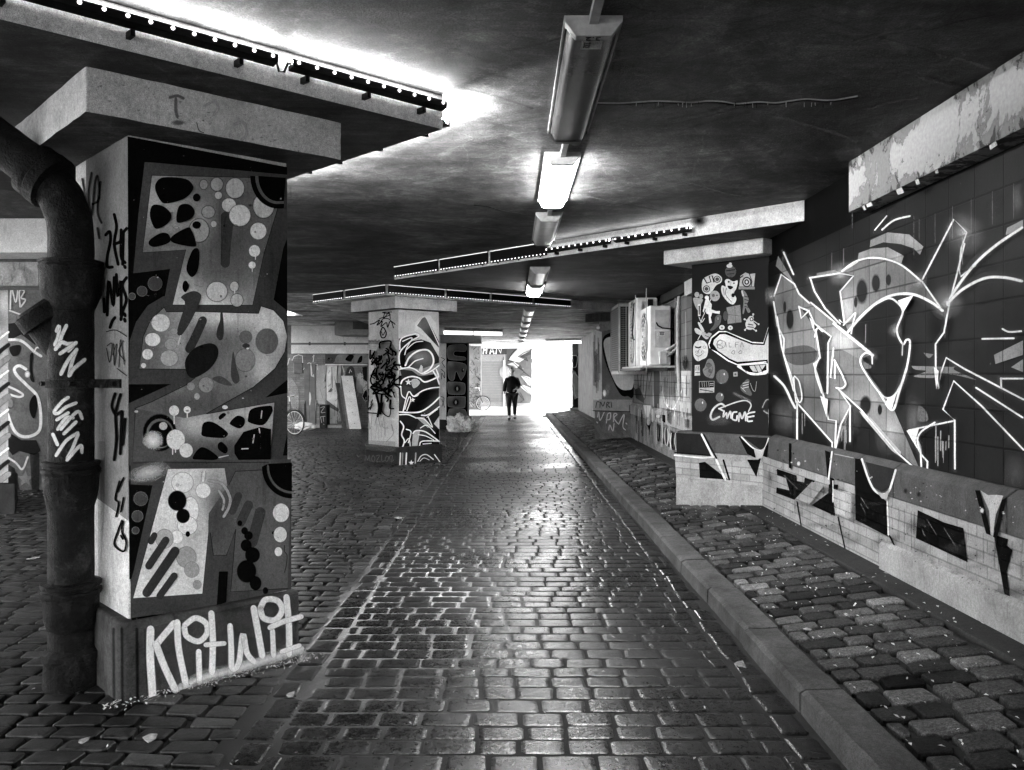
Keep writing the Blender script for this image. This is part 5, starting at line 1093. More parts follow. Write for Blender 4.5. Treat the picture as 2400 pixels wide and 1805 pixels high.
MB().box((2.12, 14.25, 1.765), (2.68, 16.85, 1.797)).build('shelf', M_AC2, pl, bevel=.004)
MB().box((2.1, 14.3, 1.72), (2.14, 18.1, 1.765)).box((2.5, 14.3, 1.72), (2.54, 18.1, 1.765)).build('rail', plain('dark_rail', 60, .5, .5), pl)
for x, y in ((2.19, 14.25), (2.66, 14.25), (2.19, 15.5), (2.66, 15.5), (2.19, 16.78), (2.05, 16.86), (2.05, 18.12)): MB().tube([(x, y, 1.7), (x, y, ZS if y > 11 else ZC)], .008, 6).build('rod', plain('rod', 120, .4, .5, .3), pl)
tag(MB().tube([(2.69, 14.0, 1.3), (2.66, 14.0, 1.7), (2.66, 14.02, 2.6), (2.68, 14.02, 2.95)], .03, 10).build('conduit', M_PIPE, None, True), 'upright pale conduit on the wall beside the nearest outdoor unit', 'conduit')
fas = thing('wall_fascia', 'pale strip high on the wall above the outdoor units', 'fascia', (2.66, 12.9, 2.9))
MB().box((2.6, 11.4, 2.83), (2.7, 13.2, ZS - .01)).build('board', M_CAP, fas); MB().box((2.62, 13.2, 2.9), (2.7, 15.5, ZS - .012)).build('board', M_DARK, fas)
# ---------------------------------------------------------------- scribbled pillar
p2 = pillar('square pillar with scribbled tags on one face and dark star dotted letters on the other', P2, .92, 1.0, .24, 1.42, plinth_h=.33, shaft=M_PALE, plinth=concrete('dark_plinth', 40, .4, .5, 3, .6, .3))
Z4 = (640, 600, 3.2)
p = Paint(vplane(P2 - DB * .001, DA), Z4, .002, .0005)
DK = lambda x, y: 34 + 26 * math.sin(x * .02 + y * .013)
p.poly([(942, 420), (1243, 425), (1248, 1460), (942, 1475)], 190)
p.poly([(1065, 500), (1110, 450), (1170, 440), (1220, 500), (1243, 640), (1243, 760), (1150, 610), (1060, 560)], 210); p.poly([(1072, 520), (1115, 465), (1140, 460), (1180, 520), (1243, 640), (1243, 690), (1160, 600), (1110, 545)], 105, tf=blobs(110, (1190, 620, 60, 80, 40)))
p.poly([(942, 620), (1065, 590), (1095, 615), (1030, 640), (1110, 625), (1180, 650), (1245, 760), (1245, 880), (1200, 860), (1243, 960), (1245, 1030), (1120, 1010), (1243, 1010), (1248, 1200), (1130, 1180), (1246, 1300), (1246, 1460), (942, 1475)], 40, tf=DK, h=50)
p.poly([(1000, 740), (1100, 700), (1190, 740), (1185, 830), (1110, 870), (1010, 830)], 60, True, tf=blobs(70, (1100, 760, 80, 50, 120), (1020, 810, 40, 40, 40)))
p.poly([(942, 830), (1020, 845), (1120, 845), (1245, 800), (1245, 880), (1120, 900), (1000, 890), (942, 900)], 130); p.poly([(950, 850), (1040, 860), (1130, 930), (1245, 920), (1245, 1000), (1100, 1010), (980, 970)], 42)
p.poly([(1035, 935), (1070, 920), (1100, 945), (1085, 975), (1050, 990)], 165, True); p.poly([(1090, 860), (1108, 815), (1122, 830), (1118, 880)], 195)
p.poly([(975, 1160), (1010, 1020), (1040, 1050), (1075, 1050), (1000, 1165)], 36); p.poly([(942, 1180), (1070, 1190), (1160, 1180), (1245, 1120), (1245, 1200), (1190, 1280), (1100, 1215), (1065, 1310), (942, 1230)], 30)
p.poly([(1050, 1320), (1100, 1310), (1075, 1460), (1030, 1465)], 165); p.poly([(1070, 1210), (1130, 1210), (1190, 1280), (1160, 1290)], 160); p.poly([(950, 1250), (1035, 1280), (1040, 1420), (1010, 1460), (945, 1465)], 24)
p.poly([(1100, 1390), (1235, 1385), (1230, 1430), (1110, 1455)], 26)
for L, w_ in (([(948, 700), (960, 620), (1065, 585), (1090, 605), (1030, 640), (950, 720), (945, 800)], 9), ([(970, 640), (1040, 615), (1000, 690), (985, 740)], 6), ([(1000, 700), (1060, 650), (1120, 640)], 6), ([(990, 820), (1020, 760), (1080, 715), (1150, 705), (1190, 740), (1200, 800), (1170, 850), (1120, 880)], 12), ([(945, 800), (960, 840), (1010, 835), (1060, 790), (1120, 770)], 8), ([(945, 850), (1010, 838), (1060, 850), (1120, 885), (1180, 865), (1243, 820)], 9), ([(1195, 860), (1225, 910), (1243, 960)], 10), ([(1220, 850), (1240, 900)], 9), ([(950, 980), (970, 930), (1030, 905), (1090, 915), (1140, 945), (1240, 905)], 10), ([(955, 960), (960, 1040), (990, 1070)], 7), ([(1060, 1050), (1120, 1010), (1190, 990), (1245, 985)], 8), ([(972, 1165), (1010, 1022), (1045, 1050), (1075, 1048), (1090, 1030)], 8), ([(985, 1150), (1015, 1060), (1028, 1080), (1000, 1160)], 6), ([(945, 1170), (1040, 1175), (1110, 1165), (1180, 1120), (1243, 1060)], 10), ([(945, 1190), (1010, 1190), (1068, 1215)], 8), ([(1110, 1195), (1160, 1190), (1243, 1130)], 9), ([(1150, 1210), (1200, 1170), (1230, 1150)], 5), ([(1075, 1215), (1130, 1225), (1190, 1285), (1160, 1210)], 7), ([(950, 1240), (975, 1280), (960, 1340), (980, 1390), (955, 1460)], 9), ([(995, 1300), (1030, 1320), (1010, 1400)], 7), ([(985, 1400), (1015, 1370), (1025, 1440)], 6), ([(1045, 1330), (1070, 1310), (1140, 1320), (1240, 1390)], 9), ([(1085, 1340), (1140, 1350), (1200, 1380)], 6), ([(1235, 1388), (1120, 1388), (1095, 1415), (1105, 1455), (1225, 1425)], 8), ([(1120, 1410), (1180, 1405)], 6), ([(1100, 1290), (1150, 1270), (1210, 1330)], 6), ([(1072, 520), (1115, 462), (1140, 460), (1180, 540), (1240, 670)], 6)): p.stroke(L, w_ * 1.25, 235, .3)
def star(p, x, y, r, t=220):
    p.poly([(x + (r if i % 2 == 0 else r * .42) * math.sin(PI * i / 5), y - (r if i % 2 == 0 else r * .42) * math.cos(PI * i / 5)) for i in range(10)], t)
star(p, 1010, 946, 26); star(p, 1042, 1080, 19)
p.build('graffiti', M_PAINT, p2)
p = Paint(vplane(P2 - DA * .001, DB), Z4, .002, .0005)
R2 = random.Random(3)
for L, w_ in (([(730, 512), (760, 505), (800, 480), (780, 520), (820, 490), (810, 530), (850, 500), (860, 535), (880, 490), (915, 512)], 6), ([(800, 470), (880, 440), (820, 425), (890, 420)], 5), ([(840, 420), (830, 470), (870, 425), (880, 470)], 5), ([(800, 510), (830, 470), (880, 480), (905, 540)], 5), ([(805, 575), (825, 535), (850, 575), (840, 610), (815, 610), (805, 575)], 7), ([(815, 570), (825, 595), (840, 570)], 5)): p.stroke(L, w_ * 1.5, 8, .2)
for i in range(14): x = 715 + i * 9; p.stroke([(x, 660), (x + 6, 630 + R2.uniform(-5, 8)), (x + 12, 662)], 3, 40, .4)
for y in (675, 690, 705): p.line((712, y), (775, y + 2), w=3, t=40)
p.poly([(780, 700), (830, 650), (890, 655), (925, 700), (935, 800), (920, 950), (880, 1030), (800, 1020), (760, 960), (765, 800)], 8, True, .45)
for i in range(46):
    x, y = R2.uniform(765, 925), R2.uniform(690, 1000); p.stroke([(x, y), (x + R2.uniform(-40, 40), y + R2.uniform(10, 60)), (x + R2.uniform(-50, 50), y + R2.uniform(-10, 80))], R2.uniform(8, 17), R2.choice((6, 6, 6, 15)), .2)
for i in range(9):
    x, y = R2.uniform(770, 915), R2.uniform(700, 960); p.stroke([(x, y), (x + R2.uniform(-25, 25), y + R2.uniform(10, 50))], R2.uniform(3, 5), 190, .4)
for L, w_ in (([(815, 690), (818, 650), (895, 640), (890, 690)], 9), ([(770, 860), (745, 930), (770, 975), (800, 960)], 9), ([(770, 970), (850, 1000), (915, 960), (920, 900), (870, 890), (840, 950)], 10), ([(760, 1000), (800, 1030), (870, 1035), (900, 1000)], 8), ([(735, 1000), (728, 1150), (760, 1080)], 6), ([(790, 1040), (810, 1130), (800, 1200)], 14), ([(830, 1040), (820, 1180)], 12), ([(725, 1175), (790, 1180)], 6), ([(840, 1100), (835, 1170), (890, 1200), (900, 1080)], 6), ([(860, 1050), (880, 1070), (870, 1090)], 9), ([(895, 1080), (890, 1140), (920, 1145)], 7), ([(760, 1110), (745, 1150)], 6), ([(905, 1000), (930, 1060)], 6)): p.stroke(L, w_ * 1.6, 7, .2)
for L in ([(740, 1000), (735, 1040), (750, 1060)], [(738, 1080), (752, 1110), (740, 1130)], [(910, 1040), (925, 1090)]): p.stroke(L, 5, 190, .4)
for L in ([(720, 1290), (730, 1200), (745, 1300), (760, 1190)], [(780, 1270), (800, 1200), (820, 1280)], [(850, 1200), (840, 1280), (880, 1290)], [(915, 1310), (905, 1260), (920, 1330), (870, 1390)]): p.stroke(L, 6, 110, .6, al=.6)
p.drips(720, 930, 1180, 1400, 16, 4, 110, .4)
p.poly([(708, 1380), (937, 1390), (937, 1470), (708, 1455)], 130, al=.3)
p.build('tag_lettering', M_PAINT, p2)
Q2 = P2 - (DA + DB) * .06
p = Paint(vplane(Q2 - DB * .001, DA), Z4, .002)
for x, t in ((955, 200), (972, 120), (1000, 215), (1070, 170)): p.line((x, 1480), (x - 6, 1598), w=12, t=t)
star(p, 1036, 1552, 22); p.stroke([(1085, 1540), (1110, 1500), (1150, 1490), (1200, 1525)], 9, 220, .4); p.stroke([(1100, 1540), (1130, 1515), (1170, 1530)], 6, 200, .4); p.line((1210, 1490), (1262, 1560), w=8, t=210); p.disc(1135, 1585, 24, 12, 180, .2)
p.build('graffiti', M_PAINT, p2)
p = Paint(vplane(Q2 - DA * .001, DB), Z4, .002)
for L in ([(690, 1545), (695, 1495), (710, 1530), (722, 1495), (728, 1540)], [(750, 1495), (740, 1520), (752, 1545), (765, 1520), (752, 1495)], [(775, 1500), (800, 1495), (778, 1540), (805, 1540)], [(815, 1495), (818, 1540), (835, 1535)], [(850, 1500), (842, 1530), (858, 1540), (868, 1510), (850, 1500)], [(880, 1540), (875, 1505), (895, 1500), (890, 1545), (905, 1530)]): p.stroke(L, 9, 92, .45)
p.drips(690, 900, 1530, 1590, 8, 5, 110, .5)
p.build('tag_lettering', M_PAINT, p2)
# ---------------------------------------------------------------- black pillar with stacked letters
P3 = Vector((-1.99, 26.5, 0))
p3 = pillar('far black pillar with rounded letters C N O O stacked down its face', P3, .87, .9, .22, None, plinth_h=.3)
p = Paint(vplane(P3 - DB * .001, DA), Z5, .004, .001)
p.poly([(200, 610), (435, 610), (435, 1400), (200, 1440)], 12); p.poly([(418, 620), (436, 620), (436, 1370), (418, 1380)], 150)
for q in ([(215, 680), (250, 652), (390, 650), (395, 715), (290, 715), (285, 760), (385, 775), (388, 805), (240, 800), (213, 760)], [(215, 840), (240, 822), (395, 850), (392, 940), (360, 1000), (345, 1005), (300, 920), (275, 1010), (225, 990)], [(212, 1040), (240, 1030), (370, 1040), (392, 1070), (388, 1140), (360, 1158), (240, 1155), (218, 1130)], [(215, 1190), (240, 1182), (380, 1182), (393, 1200), (390, 1270), (370, 1295), (235, 1285), (216, 1260)], [(225, 1320), (260, 1305), (385, 1315), (390, 1400), (230, 1410)]): p.poly(q, 118, True, tf=blobs(118, (300, q[0][1] + 50, 60, 40, 90), (240, q[0][1], 30, 30, 150)), h=30); p.stroke(q + q[:2], 5, 185, .5)
for x, y in ((310, 1100), (295, 1240)): p.disc(x, y, 40, 42, 25, .5); p.disc(x, y, 12, 24, 200, .5)
p.disc(365, 910, 14, 22, 20, .3); p.disc(372, 905, 5, 10, 220, .3)
p.build('graffiti', M_PAINT, p3)
p = Paint(vplane(P3 - DA * .001, DB), Z5, .004, .001)
for L in ([(150, 780), (185, 800), (160, 830), (190, 880)], [(150, 900), (185, 930)], [(155, 1000), (158, 940), (185, 990), (185, 930)], [(150, 1180), (180, 1200), (160, 1280)], [(160, 1210), (185, 1290)]): p.stroke(L, 8, 25, .4)
p.build('tag_lettering', M_PAINT, p3)
heap = thing('plastic_sheet_heap', 'crumpled heap of clear plastic sheeting at the foot of the black lettered pillar', 'rubbish', (-1.45, 25.6, 0))
bm = bmesh.new(); bmesh.ops.create_icosphere(bm, subdivisions=5, radius=1)
from mathutils import noise as mn
for v in bm.verts:
    c = v.co.copy(); k = 1 + .28 * mn.fractal(c * 2.2, 1, 2, 5) + .12 * (1 - abs(mn.noise(c * 6)) * 2)
    v.co = Vector((c.x * .4 * k, c.y * .34 * k, max(0, (c.z * .5 + .22) * .62 * k * (1 - .25 * c.x))))
me = D.meshes.new('plastic_sheet'); bm.to_mesh(me); bm.free(); me.materials.append(plain('clear_plastic', 190, .18, .6, var=.5, scale=12, bump=.5))
o = D.objects.new('plastic_sheet', me); COL.objects.link(o); o.parent = heap
for i in range(2):
    lf = MB(); a = Vector((-1.45 + (.2, -.12)[i], 25.35, .2 + .1 * i)); lf.add([a, a + Vector((.14, .01, .05)), a + Vector((.18, -.02, .16)), a + Vector((.03, -.02, .13))], [(0, 1, 2, 3)]); lf.build('paper_scrap', M_PALE, heap)
# side lamps on the far panels
def tube_lamp(p0, p1, z, label):
    t = thing('tube_lamp', label, 'tube lamp', ((p0[0] + p1[0]) / 2, (p0[1] + p1[1]) / 2, z), 'lit tube lamps near the exit')
    a, b = Vector((*p0, z)), Vector((*p1, z)); d = (b - a); n = Vector((0, 0, 1)).cross(d).normalized() * .05
    MB().ob(a - n, d, n * 2, (0, 0, .09)).build('tray', M_TRAY, t); MB().ob(a - n * .9 + d * .01 - Vector((0, 0, .11)), d * .47, n * 1.8, (0, 0, .1)).build('lit_tube', M_ON2, t); MB().ob(a - n * .9 + d * .52 - Vector((0, 0, .11)), d * .47, n * 1.8, (0, 0, .1)).build('lit_tube', M_ON2, t)
tube_lamp((-2.0, 25.6), (-.3, 26.4), ZS - .1, 'long lit tube lamp above the black lettered pillar')
tube_lamp((1.3, 33.4), (2.6, 32.8), ZS - .1, 'lit tube lamp beside the exit opening')
db = thing('header_beam', 'dark beam end crossing above the black lettered pillar', 'beam', (-1.3, 27, 2.6)); MB().box((-2.15, 26.2, 2.62), (-.93, 27.2, 2.86)).build('beam_face', plain('beam_grey', 70, .6, .3), db)
# ---------------------------------------------------------------- yard on the left: recessed back wall
Z5b = (660, 620, 3.78); YB = 28.0
M_BRK = paintmat('sooty_brick', 'brick', .6)
bk = thing('back_wall', 'pale lintel wall with graffitied brick and boarded doors behind the yard', 'wall', (-6, YB, 0))
MB().box((-16, YB + .12, 0), (-2.2, YB + .6, 3.4)).build('wall_body', concrete('back_brick', 96, .4, .6, 3, .75, .4), bk)
wp = vplane((0, YB), (1, 0)); wp2 = vplane((0, YB + .115), (1, 0))
def wx(x): return wp(660 + x / 3.78, 900)[0].x
def wz(y): return wp(800, 620 + y / 3.78)[0].z
MB().box((wx(88), YB - .05, wz(790)), (-2.25, YB + .119, 3.24)).build('lintel', M_PALE, bk, bevel=.01)
MB().box((wx(88), YB - .09, wz(712)), (-2.25, YB - .052, wz(695))).build('pipe_run', plain('pipe_grey', 66, .5, .5), bk)
for x in (255, 565): MB().box((wx(x) - .03, YB - .11, wz(718)), (wx(x) + .03, YB - .091, wz(688))).build('pipe_clip', plain('pipe_clip', 40, .5, .5), bk)
uvwall('brick_panel', M_BRK, (0, YB + .11), (1, 0), -16, -2.2, 0, wz(790), 118, bk)
def slab(nm, x0, x1, y0, y1, t, d=.02, m=None): return MB().box((wx(x0), YB + .1 - d, wz(y1)), (wx(x1), YB + .1, wz(y0))).build(nm, m or plain('board_%d' % t, t, .6, .3, var=.25, scale=5), bk)
for a, b in ((198, 244), (246, 295)): slab('door', a, b, 880, 1420, 84, .06)
slab('board_panel', 395, 494, 895, 1410, 176, .05); slab('board_panel', 497, 530, 895, 1390, 130, .05); slab('header_panel', 385, 760, 795, 880, 40, .08); slab('shelf', 390, 762, 882, 892, 190, .18)
slab('louvre', 105, 185, 870, 965, 50, .03)
p = Paint(vplane((0, YB + .015), (1, 0)), Z5b, .004, .001)
p.poly([(470, 860), (500, 800), (600, 800), (580, 850), (620, 860), (640, 800), (760, 800), (760, 872), (480, 872)], 118, True); p.poly([(565, 840), (600, 800), (640, 810), (620, 850), (590, 855)], 15, True); p.poly([(670, 872), (690, 820), (715, 810), (710, 860)], 15, True)
p.disc(430, 840, 26, 18, 70, .3); p.disc(420, 835, 10, 8, 12, .3); p.build('graffiti', M_PAINT, bk)
p = Paint(vplane((0, YB + .035), (1, 0)), Z5b, .004, .001)
p.poly([(256, 900), (262, 885), (272, 960), (262, 990)], 200, True); p.poly([(265, 990), (285, 970), (290, 1000)], 180); p.poly([(245, 1150), (252, 1130), (262, 1180), (252, 1245), (245, 1230)], 190, True); p.poly([(200, 1240), (215, 1200), (225, 1400), (200, 1390)], 50)
p.poly([(400, 960), (430, 900), (445, 920), (430, 1100), (402, 1150)], 205, True); p.poly([(412, 1130), (440, 1090), (455, 1110), (440, 1130)], 95); p.poly([(400, 1200), (520, 1290), (525, 1320), (400, 1250)], 88); p.poly([(450, 920), (470, 905), (490, 900), (490, 960), (470, 1100), (455, 1060)], 190); p.line((445, 910), (450, 1090), w=5, t=60)
for x in (395, 496, 530): p.line((x, 895), (x, 1400), w=5, t=22)
for i in range(18): x, y = R.uniform(400, 525), R.uniform(900, 1400); p.stroke([(x, y), (x + R.uniform(-25, 25), y + R.uniform(-10, 80))], R.uniform(3, 8), R.choice((60, 110, 230)), .5, al=.6)
p.build('graffiti', M_PAINT, bk)
p = Paint(vplane((0, YB + .1), (1, 0)), Z5b, .004, .001)
p.poly([(300, 900), (395, 890), (395, 1240), (300, 1230)], 168, al=.85)
p.poly([(560, 1130), (570, 960), (600, 905), (640, 920), (660, 1050), (650, 1280), (560, 1300)], 60, True); p.poly([(662, 1040), (690, 960), (740, 1000), (758, 1080), (720, 1140), (670, 1120)], 170, True); p.poly([(715, 910), (758, 905), (758, 1040), (725, 1020)], 25); p.poly([(712, 1160), (740, 1100), (758, 1130), (758, 1200), (735, 1215)], 20)
p.stroke([(715, 1165), (735, 1120), (756, 1100)], 5, 215, .4); p.stroke([(715, 1170), (740, 1210), (758, 1205)], 5, 215, .4)
for L in ([(50, 900), (70, 830), (95, 850), (110, 815), (150, 800), (185, 810), (190, 910)], [(195, 930), (215, 890), (245, 870), (280, 890), (320, 885), (320, 930)], [(275, 820), (288, 800), (280, 860)], [(200, 1390), (215, 1350), (245, 1410), (275, 1340), (300, 1300), (305, 1220), (285, 1130), (300, 1060)], [(150, 1370), (158, 1330), (165, 1370)], [(540, 900), (555, 960), (545, 1040), (570, 1060)], [(600, 960), (610, 930), (620, 950)]): p.stroke(L, 7, 222, .4, False)
for i in range(40): x, y = R.uniform(300, 758), R.uniform(910, 1300); p.stroke([(x, y), (x + R.uniform(-20, 20), y + R.uniform(-30, 60)), (x + R.uniform(-30, 30), y + R.uniform(0, 80))], R.uniform(3, 9), R.choice((30, 60, 140, 190, 215)), .5, al=.55)
for i in range(9): p.line((108, 880 + i * 9.5), (184, 880 + i * 9.5), w=3, t=150)
for i in range(10): p.line((122, 1270 + i * 11), (186, 1270 + i * 11), w=4, t=30)
p.poly([(60, 1000), (150, 1100), (150, 1300), (100, 1250)], 170, True, .35)
p.build('graffiti', M_PAINT, bk)
stp = MB().box((-8.2, YB - .7, -.02), (-2.3, YB + .11, .09)).build('doorstep', concrete('doorstep', 140, .4, .6, 3, .8, .4), bk, bevel=.02)
vb = thing('vent_box', 'grey ventilation box with slots hung under the ceiling left of the scribbled pillar', 'vent box', (-5, 26.5, 2.7))
def at(x, y, Y, T=Z5b): u, v = T[0] + x / T[2], T[1] + y / T[2]; a, b = ray(u, v); return Vector((a * Y, Y, H + b * Y))
a, b = at(558, 625, 26.2), at(830, 475, 26.2); MB().box((a.x - .3, 26.2, a.z), (b.x, 27.4, b.z)).build('casing', plain('vent_grey', 92, .5, .4), vb, bevel=.01)
m = MB()
for i in range(6):
    for j in range(9): q = at(632 + i * 23, 500 + j * 9, 26.19); m.box((q.x, 26.194, q.z), (q.x + .16 * .8, 26.2, q.z + .02))
m.build('slot', M_BLACK, vb); MB().box((a.x - .1, 26.4, b.z), (b.x, 27.2, ZC)).build('duct', M_BLACK, vb)
bd = thing('leaning_board', 'long white board with nail holes leaning against the back wall', 'board', (-5, 26.9, 0))
A, B_ = at(655, 1383, 26.6), at(580, 1118, 27.8); A.z = .02; B_.z = 1.63
up = (B_ - A); sx = Vector((.36, 0, 0)); th = Vector((0, -.03, 0)); MB().ob(A - sx * .5, sx, up, th).build('board_face', M_PALE, bd)
m = MB()
for q in (.1, .3, .5, .7, .9): c = A + up * q; m.tube([c + th * 1.0, c + th * 1.15], .015, 6)
m.build('nail_hole', M_BLACK, bd)
bd2 = thing('leaning_board', 'narrow dark planks leaning beside the long white board', 'board', (-5.4, 26.9, 0)); 
for k, q in enumerate((.0, .22)): MB().ob(A - sx * (1.1 - q) , Vector((.14, 0, 0)), up * (.86 - q * .4), th).build('plank', plain('plank', (52, 90)[k], .6, .3), bd2)
bx = thing('utility_box', 'dark tagged box standing by the boarded doors', 'box', (-6, 27.2, 0)); a, b = at(335, 1438, 27.2), at(400, 1245, 27.2)
MB().box((a.x, 27.2, 0), (b.x, 27.7, b.z)).build('casing', M_DARK, bx, bevel=.02)
p = Paint(vplane((0, 27.2), (1, 0)), Z5b, .004)
for L in ([(345, 1270), (380, 1260), (350, 1310), (385, 1310)], [(345, 1350), (355, 1400)], [(368, 1345), (372, 1390)], [(345, 1350), (385, 1345)], [(372, 1415), (376, 1418)]): p.stroke(L, 7, 140, .4)
p.build('tag_lettering', M_PAINT, bx)
hb = thing('ceiling_pipe', 'short round duct end under the ceiling left of the yard', 'duct', (-7, 24, 2.9)); a, b = at(45, 410, 24), at(160, 340, 24); MB().tube([(a.x - 1.5, 24, (a.z + b.z) / 2), (b.x, 24, (a.z + b.z) / 2)], (b.z - a.z) / 2, 18).build('duct_body', M_CAP, hb, True)
a = [at(x, y, 20) for x, y in ((46, 180), (205, 178), (208, 152), (214, 178), (214, 240))]
tag(MB().tube([a[0], a[1]], .02, 8).tube([a[2], a[4]], .03, 8).tube([at(68, 180, 20), at(68, 250, 20)], .02, 8).tube([at(235, 180, 20), at(258, 180, 20), at(258, 240, 20)], .02, 8).build('pipe_rack', plain('pipe_pale', 150, .5, .4), None, True), 'thin pale pipes hanging under the ceiling beside the mural pillar', 'pipes')
# bicycle
def bicycle(label, loc, rz, group='parked bicycles'):
    t = thing('bicycle', label, 'bicycle', (0, 0, 0), group)
    M_FR = plain('bike_frame', 40, .35, .5); M_TY = plain('bike_tyre', 26, .7, .3); M_RIM = plain('bike_rim', 190, .3, .6)
    for x in (-.52, .52):
        wh = MB().ring((x, 0, .34), (1, 0, 0), (0, 0, 1), .335, .02, 32, 6).build('tyre', M_TY, t, True)
        MB().ring((x, 0, .34), (1, 0, 0), (0, 0, 1), .31, .012, 32, 6).build('rim', M_RIM, wh, True)
        m = MB()
        for k in range(16): q = PI * k / 8; m.tube([(x, .02 * (-1) ** k, .34), (x + .3 * math.cos(q), 0, .34 + .3 * math.sin(q))], .0025, 4)
        m.tube([(x, -.05, .34), (x, .05, .34)], .02, 8); m.build('spokes', M_RIM, wh)
        MB().extr([(math.cos(PI * (.05 + .8 * k / 10)) * .375, math.sin(PI * (.05 + .8 * k / 10)) * .375) for k in range(11)] + [(math.cos(PI * (.05 + .8 * k / 10)) * .368, math.sin(PI * (.05 + .8 * k / 10)) * .368) for k in range(10, -1, -1)], (x, -.028, .34), (1, 0, 0), (0, 0, 1), (0, .056, 0)).build('mudguard', M_FR, t)
    m = MB(); r = .017
    for a, b in (((-.52, .04, .34), (-.08, .02, .3)), ((-.52, -.04, .34), (-.08, -.02, .3)), ((-.08, 0, .3), (-.2, 0, .86)), ((-.08, 0, .3), (.38, 0, .72)), ((-.17, 0, .74), (.36, 0, .84)), ((-.52, .04, .34), (-.18, .01, .76)), ((-.52, -.04, .34), (-.18, -.01, .76)), ((.35, 0, .92), (.39, 0, .68)), ((.39, .05, .66), (.52, .05, .34)), ((.39, -.05, .66), (.52, -.05, .34))): m.tube([a, b], r, 8)
    m.build('frame', M_FR, t, True)
    MB().tube([(.35, 0, .92), (.33, 0, 1.04)], .015, 8).tube([(.12, -.29, 1.06), (.25, -.28, 1.07), (.34, -.16, 1.06), (.34, .16, 1.06), (.25, .28, 1.07), (.12, .29, 1.06)], .013, 8).build('handlebar', M_RIM, t, True)
    MB().extr([(-.13, -.07), (-.1, -.09), (.02, -.03), (.14, -.018), (.14, .018), (.02, .03), (-.1, .09), (-.13, .07)], (-.21, 0, .88), (1, 0, 0), (0, 1, 0), (0, 0, .05)).build('saddle', M_TY, t, bevel=.015)
    MB().ring((-.08, .05, .3), (1, 0, 0), (0, 0, 1), .09, .008, 20, 5).tube([(-.08, .06, .3), (.02, .07, .17)], .01, 6).tube([(-.08, -.06, .3), (-.18, -.07, .43)], .01, 6).tube([(.02, .07, .17), (.02, .15, .17)], .015, 6).build('crank', M_RIM, t)
    MB().box((-.78, -.06, .7), (-.4, .06, .715)).build('carrier', M_FR, t)
    t.location = loc; t.rotation_euler = (0, 0, rz); return t
g1 = gp(690, 1019); b1 = bicycle('dark city bicycle with pale rims standing beside the mural pillar in the yard', (g1.x - .42, g1.y + .1, 0), math.radians(-28))
g2 = at(575, 1180, 41, Z5); b2 = copy_thing(b1); b2['label'] = 'bicycle by the pale shutter, only one wheel showing'; b2.location = (g2.x - .5, 41, 0); b2.rotation_euler = (0, 0, math.radians(12))
sk = thing('plastic_bag', 'small white plastic bag on the cobbles by the back wall', 'bag', (-6.7, 27, 0)); q = at(205, 1440, 26.3)
bm = bmesh.new(); bmesh.ops.create_icosphere(bm, subdivisions=3, radius=1)
for v in bm.verts: c = v.co.copy(); k = 1 + .4 * mn.noise(c * 2.5); v.co = Vector((q.x + c.x * .3 * k, 26.3 + c.y * .2 * k, max(.0, c.z * .13 * k + .1)))
me = D.meshes.new('bag_skin'); bm.to_mesh(me); bm.free(); me.materials.append(M_PALE); o = D.objects.new('bag_skin', me); COL.objects.link(o); o.parent = sk; o.matrix_parent_inverse = Matrix.Translation(-sk.location)
# far left side
Z0 = (0, 380, 1.98)
lp = thing('pillar', 'pillar cut by the left edge of the view with a low dark base', 'pillar', (-6.6, 10.6, 0))
MB().prism([(-7.6, 10.4), (-5.99, 10.4), (-6.62, 11.4), (-7.6, 11.4)], .2, 3.2).build('shaft', concrete('left_pillar', 150, .3, .5, 3, .7, .5), lp); MB().prism([(-7.7, 10.3), (-5.85, 10.3), (-6.5, 11.5), (-7.7, 11.5)], -.02, .36).build('plinth', M_DARK, lp, bevel=.02)
p = Paint(vplane((0, 10.4), (1, 0)), Z0, .003, .0005)
p.poly([(-60, 520), (36, 525), (38, 760), (-60, 860)], 195, tf=blobs(195, (0, 740, 60, 60, 120)));
for i in range(12): y = 800 + i * 60; p.stroke([(-60, y + 80), (0, y + 20), (38, y - 10)], 14 + 10 * (i % 3), (215, 30, 120)[i % 3], .4)
p.build('graffiti', M_PAINT, lp)
lw_ = thing('graffiti_wall', 'rough grey wall with bold white looping graffiti behind the drainpipe', 'wall', (-6.4, 12.6, 0))
MB().box((-8.5, 12.5, 0), (-4.6, 13.0, 3.0)).build('wall_body', concrete('rough_wall', 112, .3, 1.4, 5, .8, .3), lw_)
p = Paint(vplane((0, 12.5), (1, 0)), Z0, .003, .0005)
p.poly([(38, 750), (80, 745), (110, 760), (140, 750), (165, 790), (165, 850), (100, 800), (38, 830)], 40); p.stroke([(36, 825), (100, 830), (160, 880), (190, 900)], 15, 215, .3); p.stroke([(160, 880), (175, 860), (215, 878)], 9, 220, .4)
p.stroke([(120, 960), (90, 945), (68, 960), (80, 990), (130, 1040), (175, 1090), (190, 1180), (180, 1250), (120, 1275), (70, 1250), (36, 1170)], 17, 220, .3); p.stroke([(36, 1040), (80, 1060), (108, 1080), (90, 1090), (50, 1080)], 12, 215, .3)
p.poly([(45, 860), (95, 850), (90, 890), (60, 900)], 35, True); p.poly([(140, 900), (155, 890), (150, 960), (160, 1020), (140, 1000)], 30, True); p.poly([(140, 1110), (165, 1080), (175, 1130), (160, 1190), (140, 1160)], 25, True); p.disc(128, 985, 14, 18, 225, .6); p.disc(50, 1120, 18, 26, 120, .4)
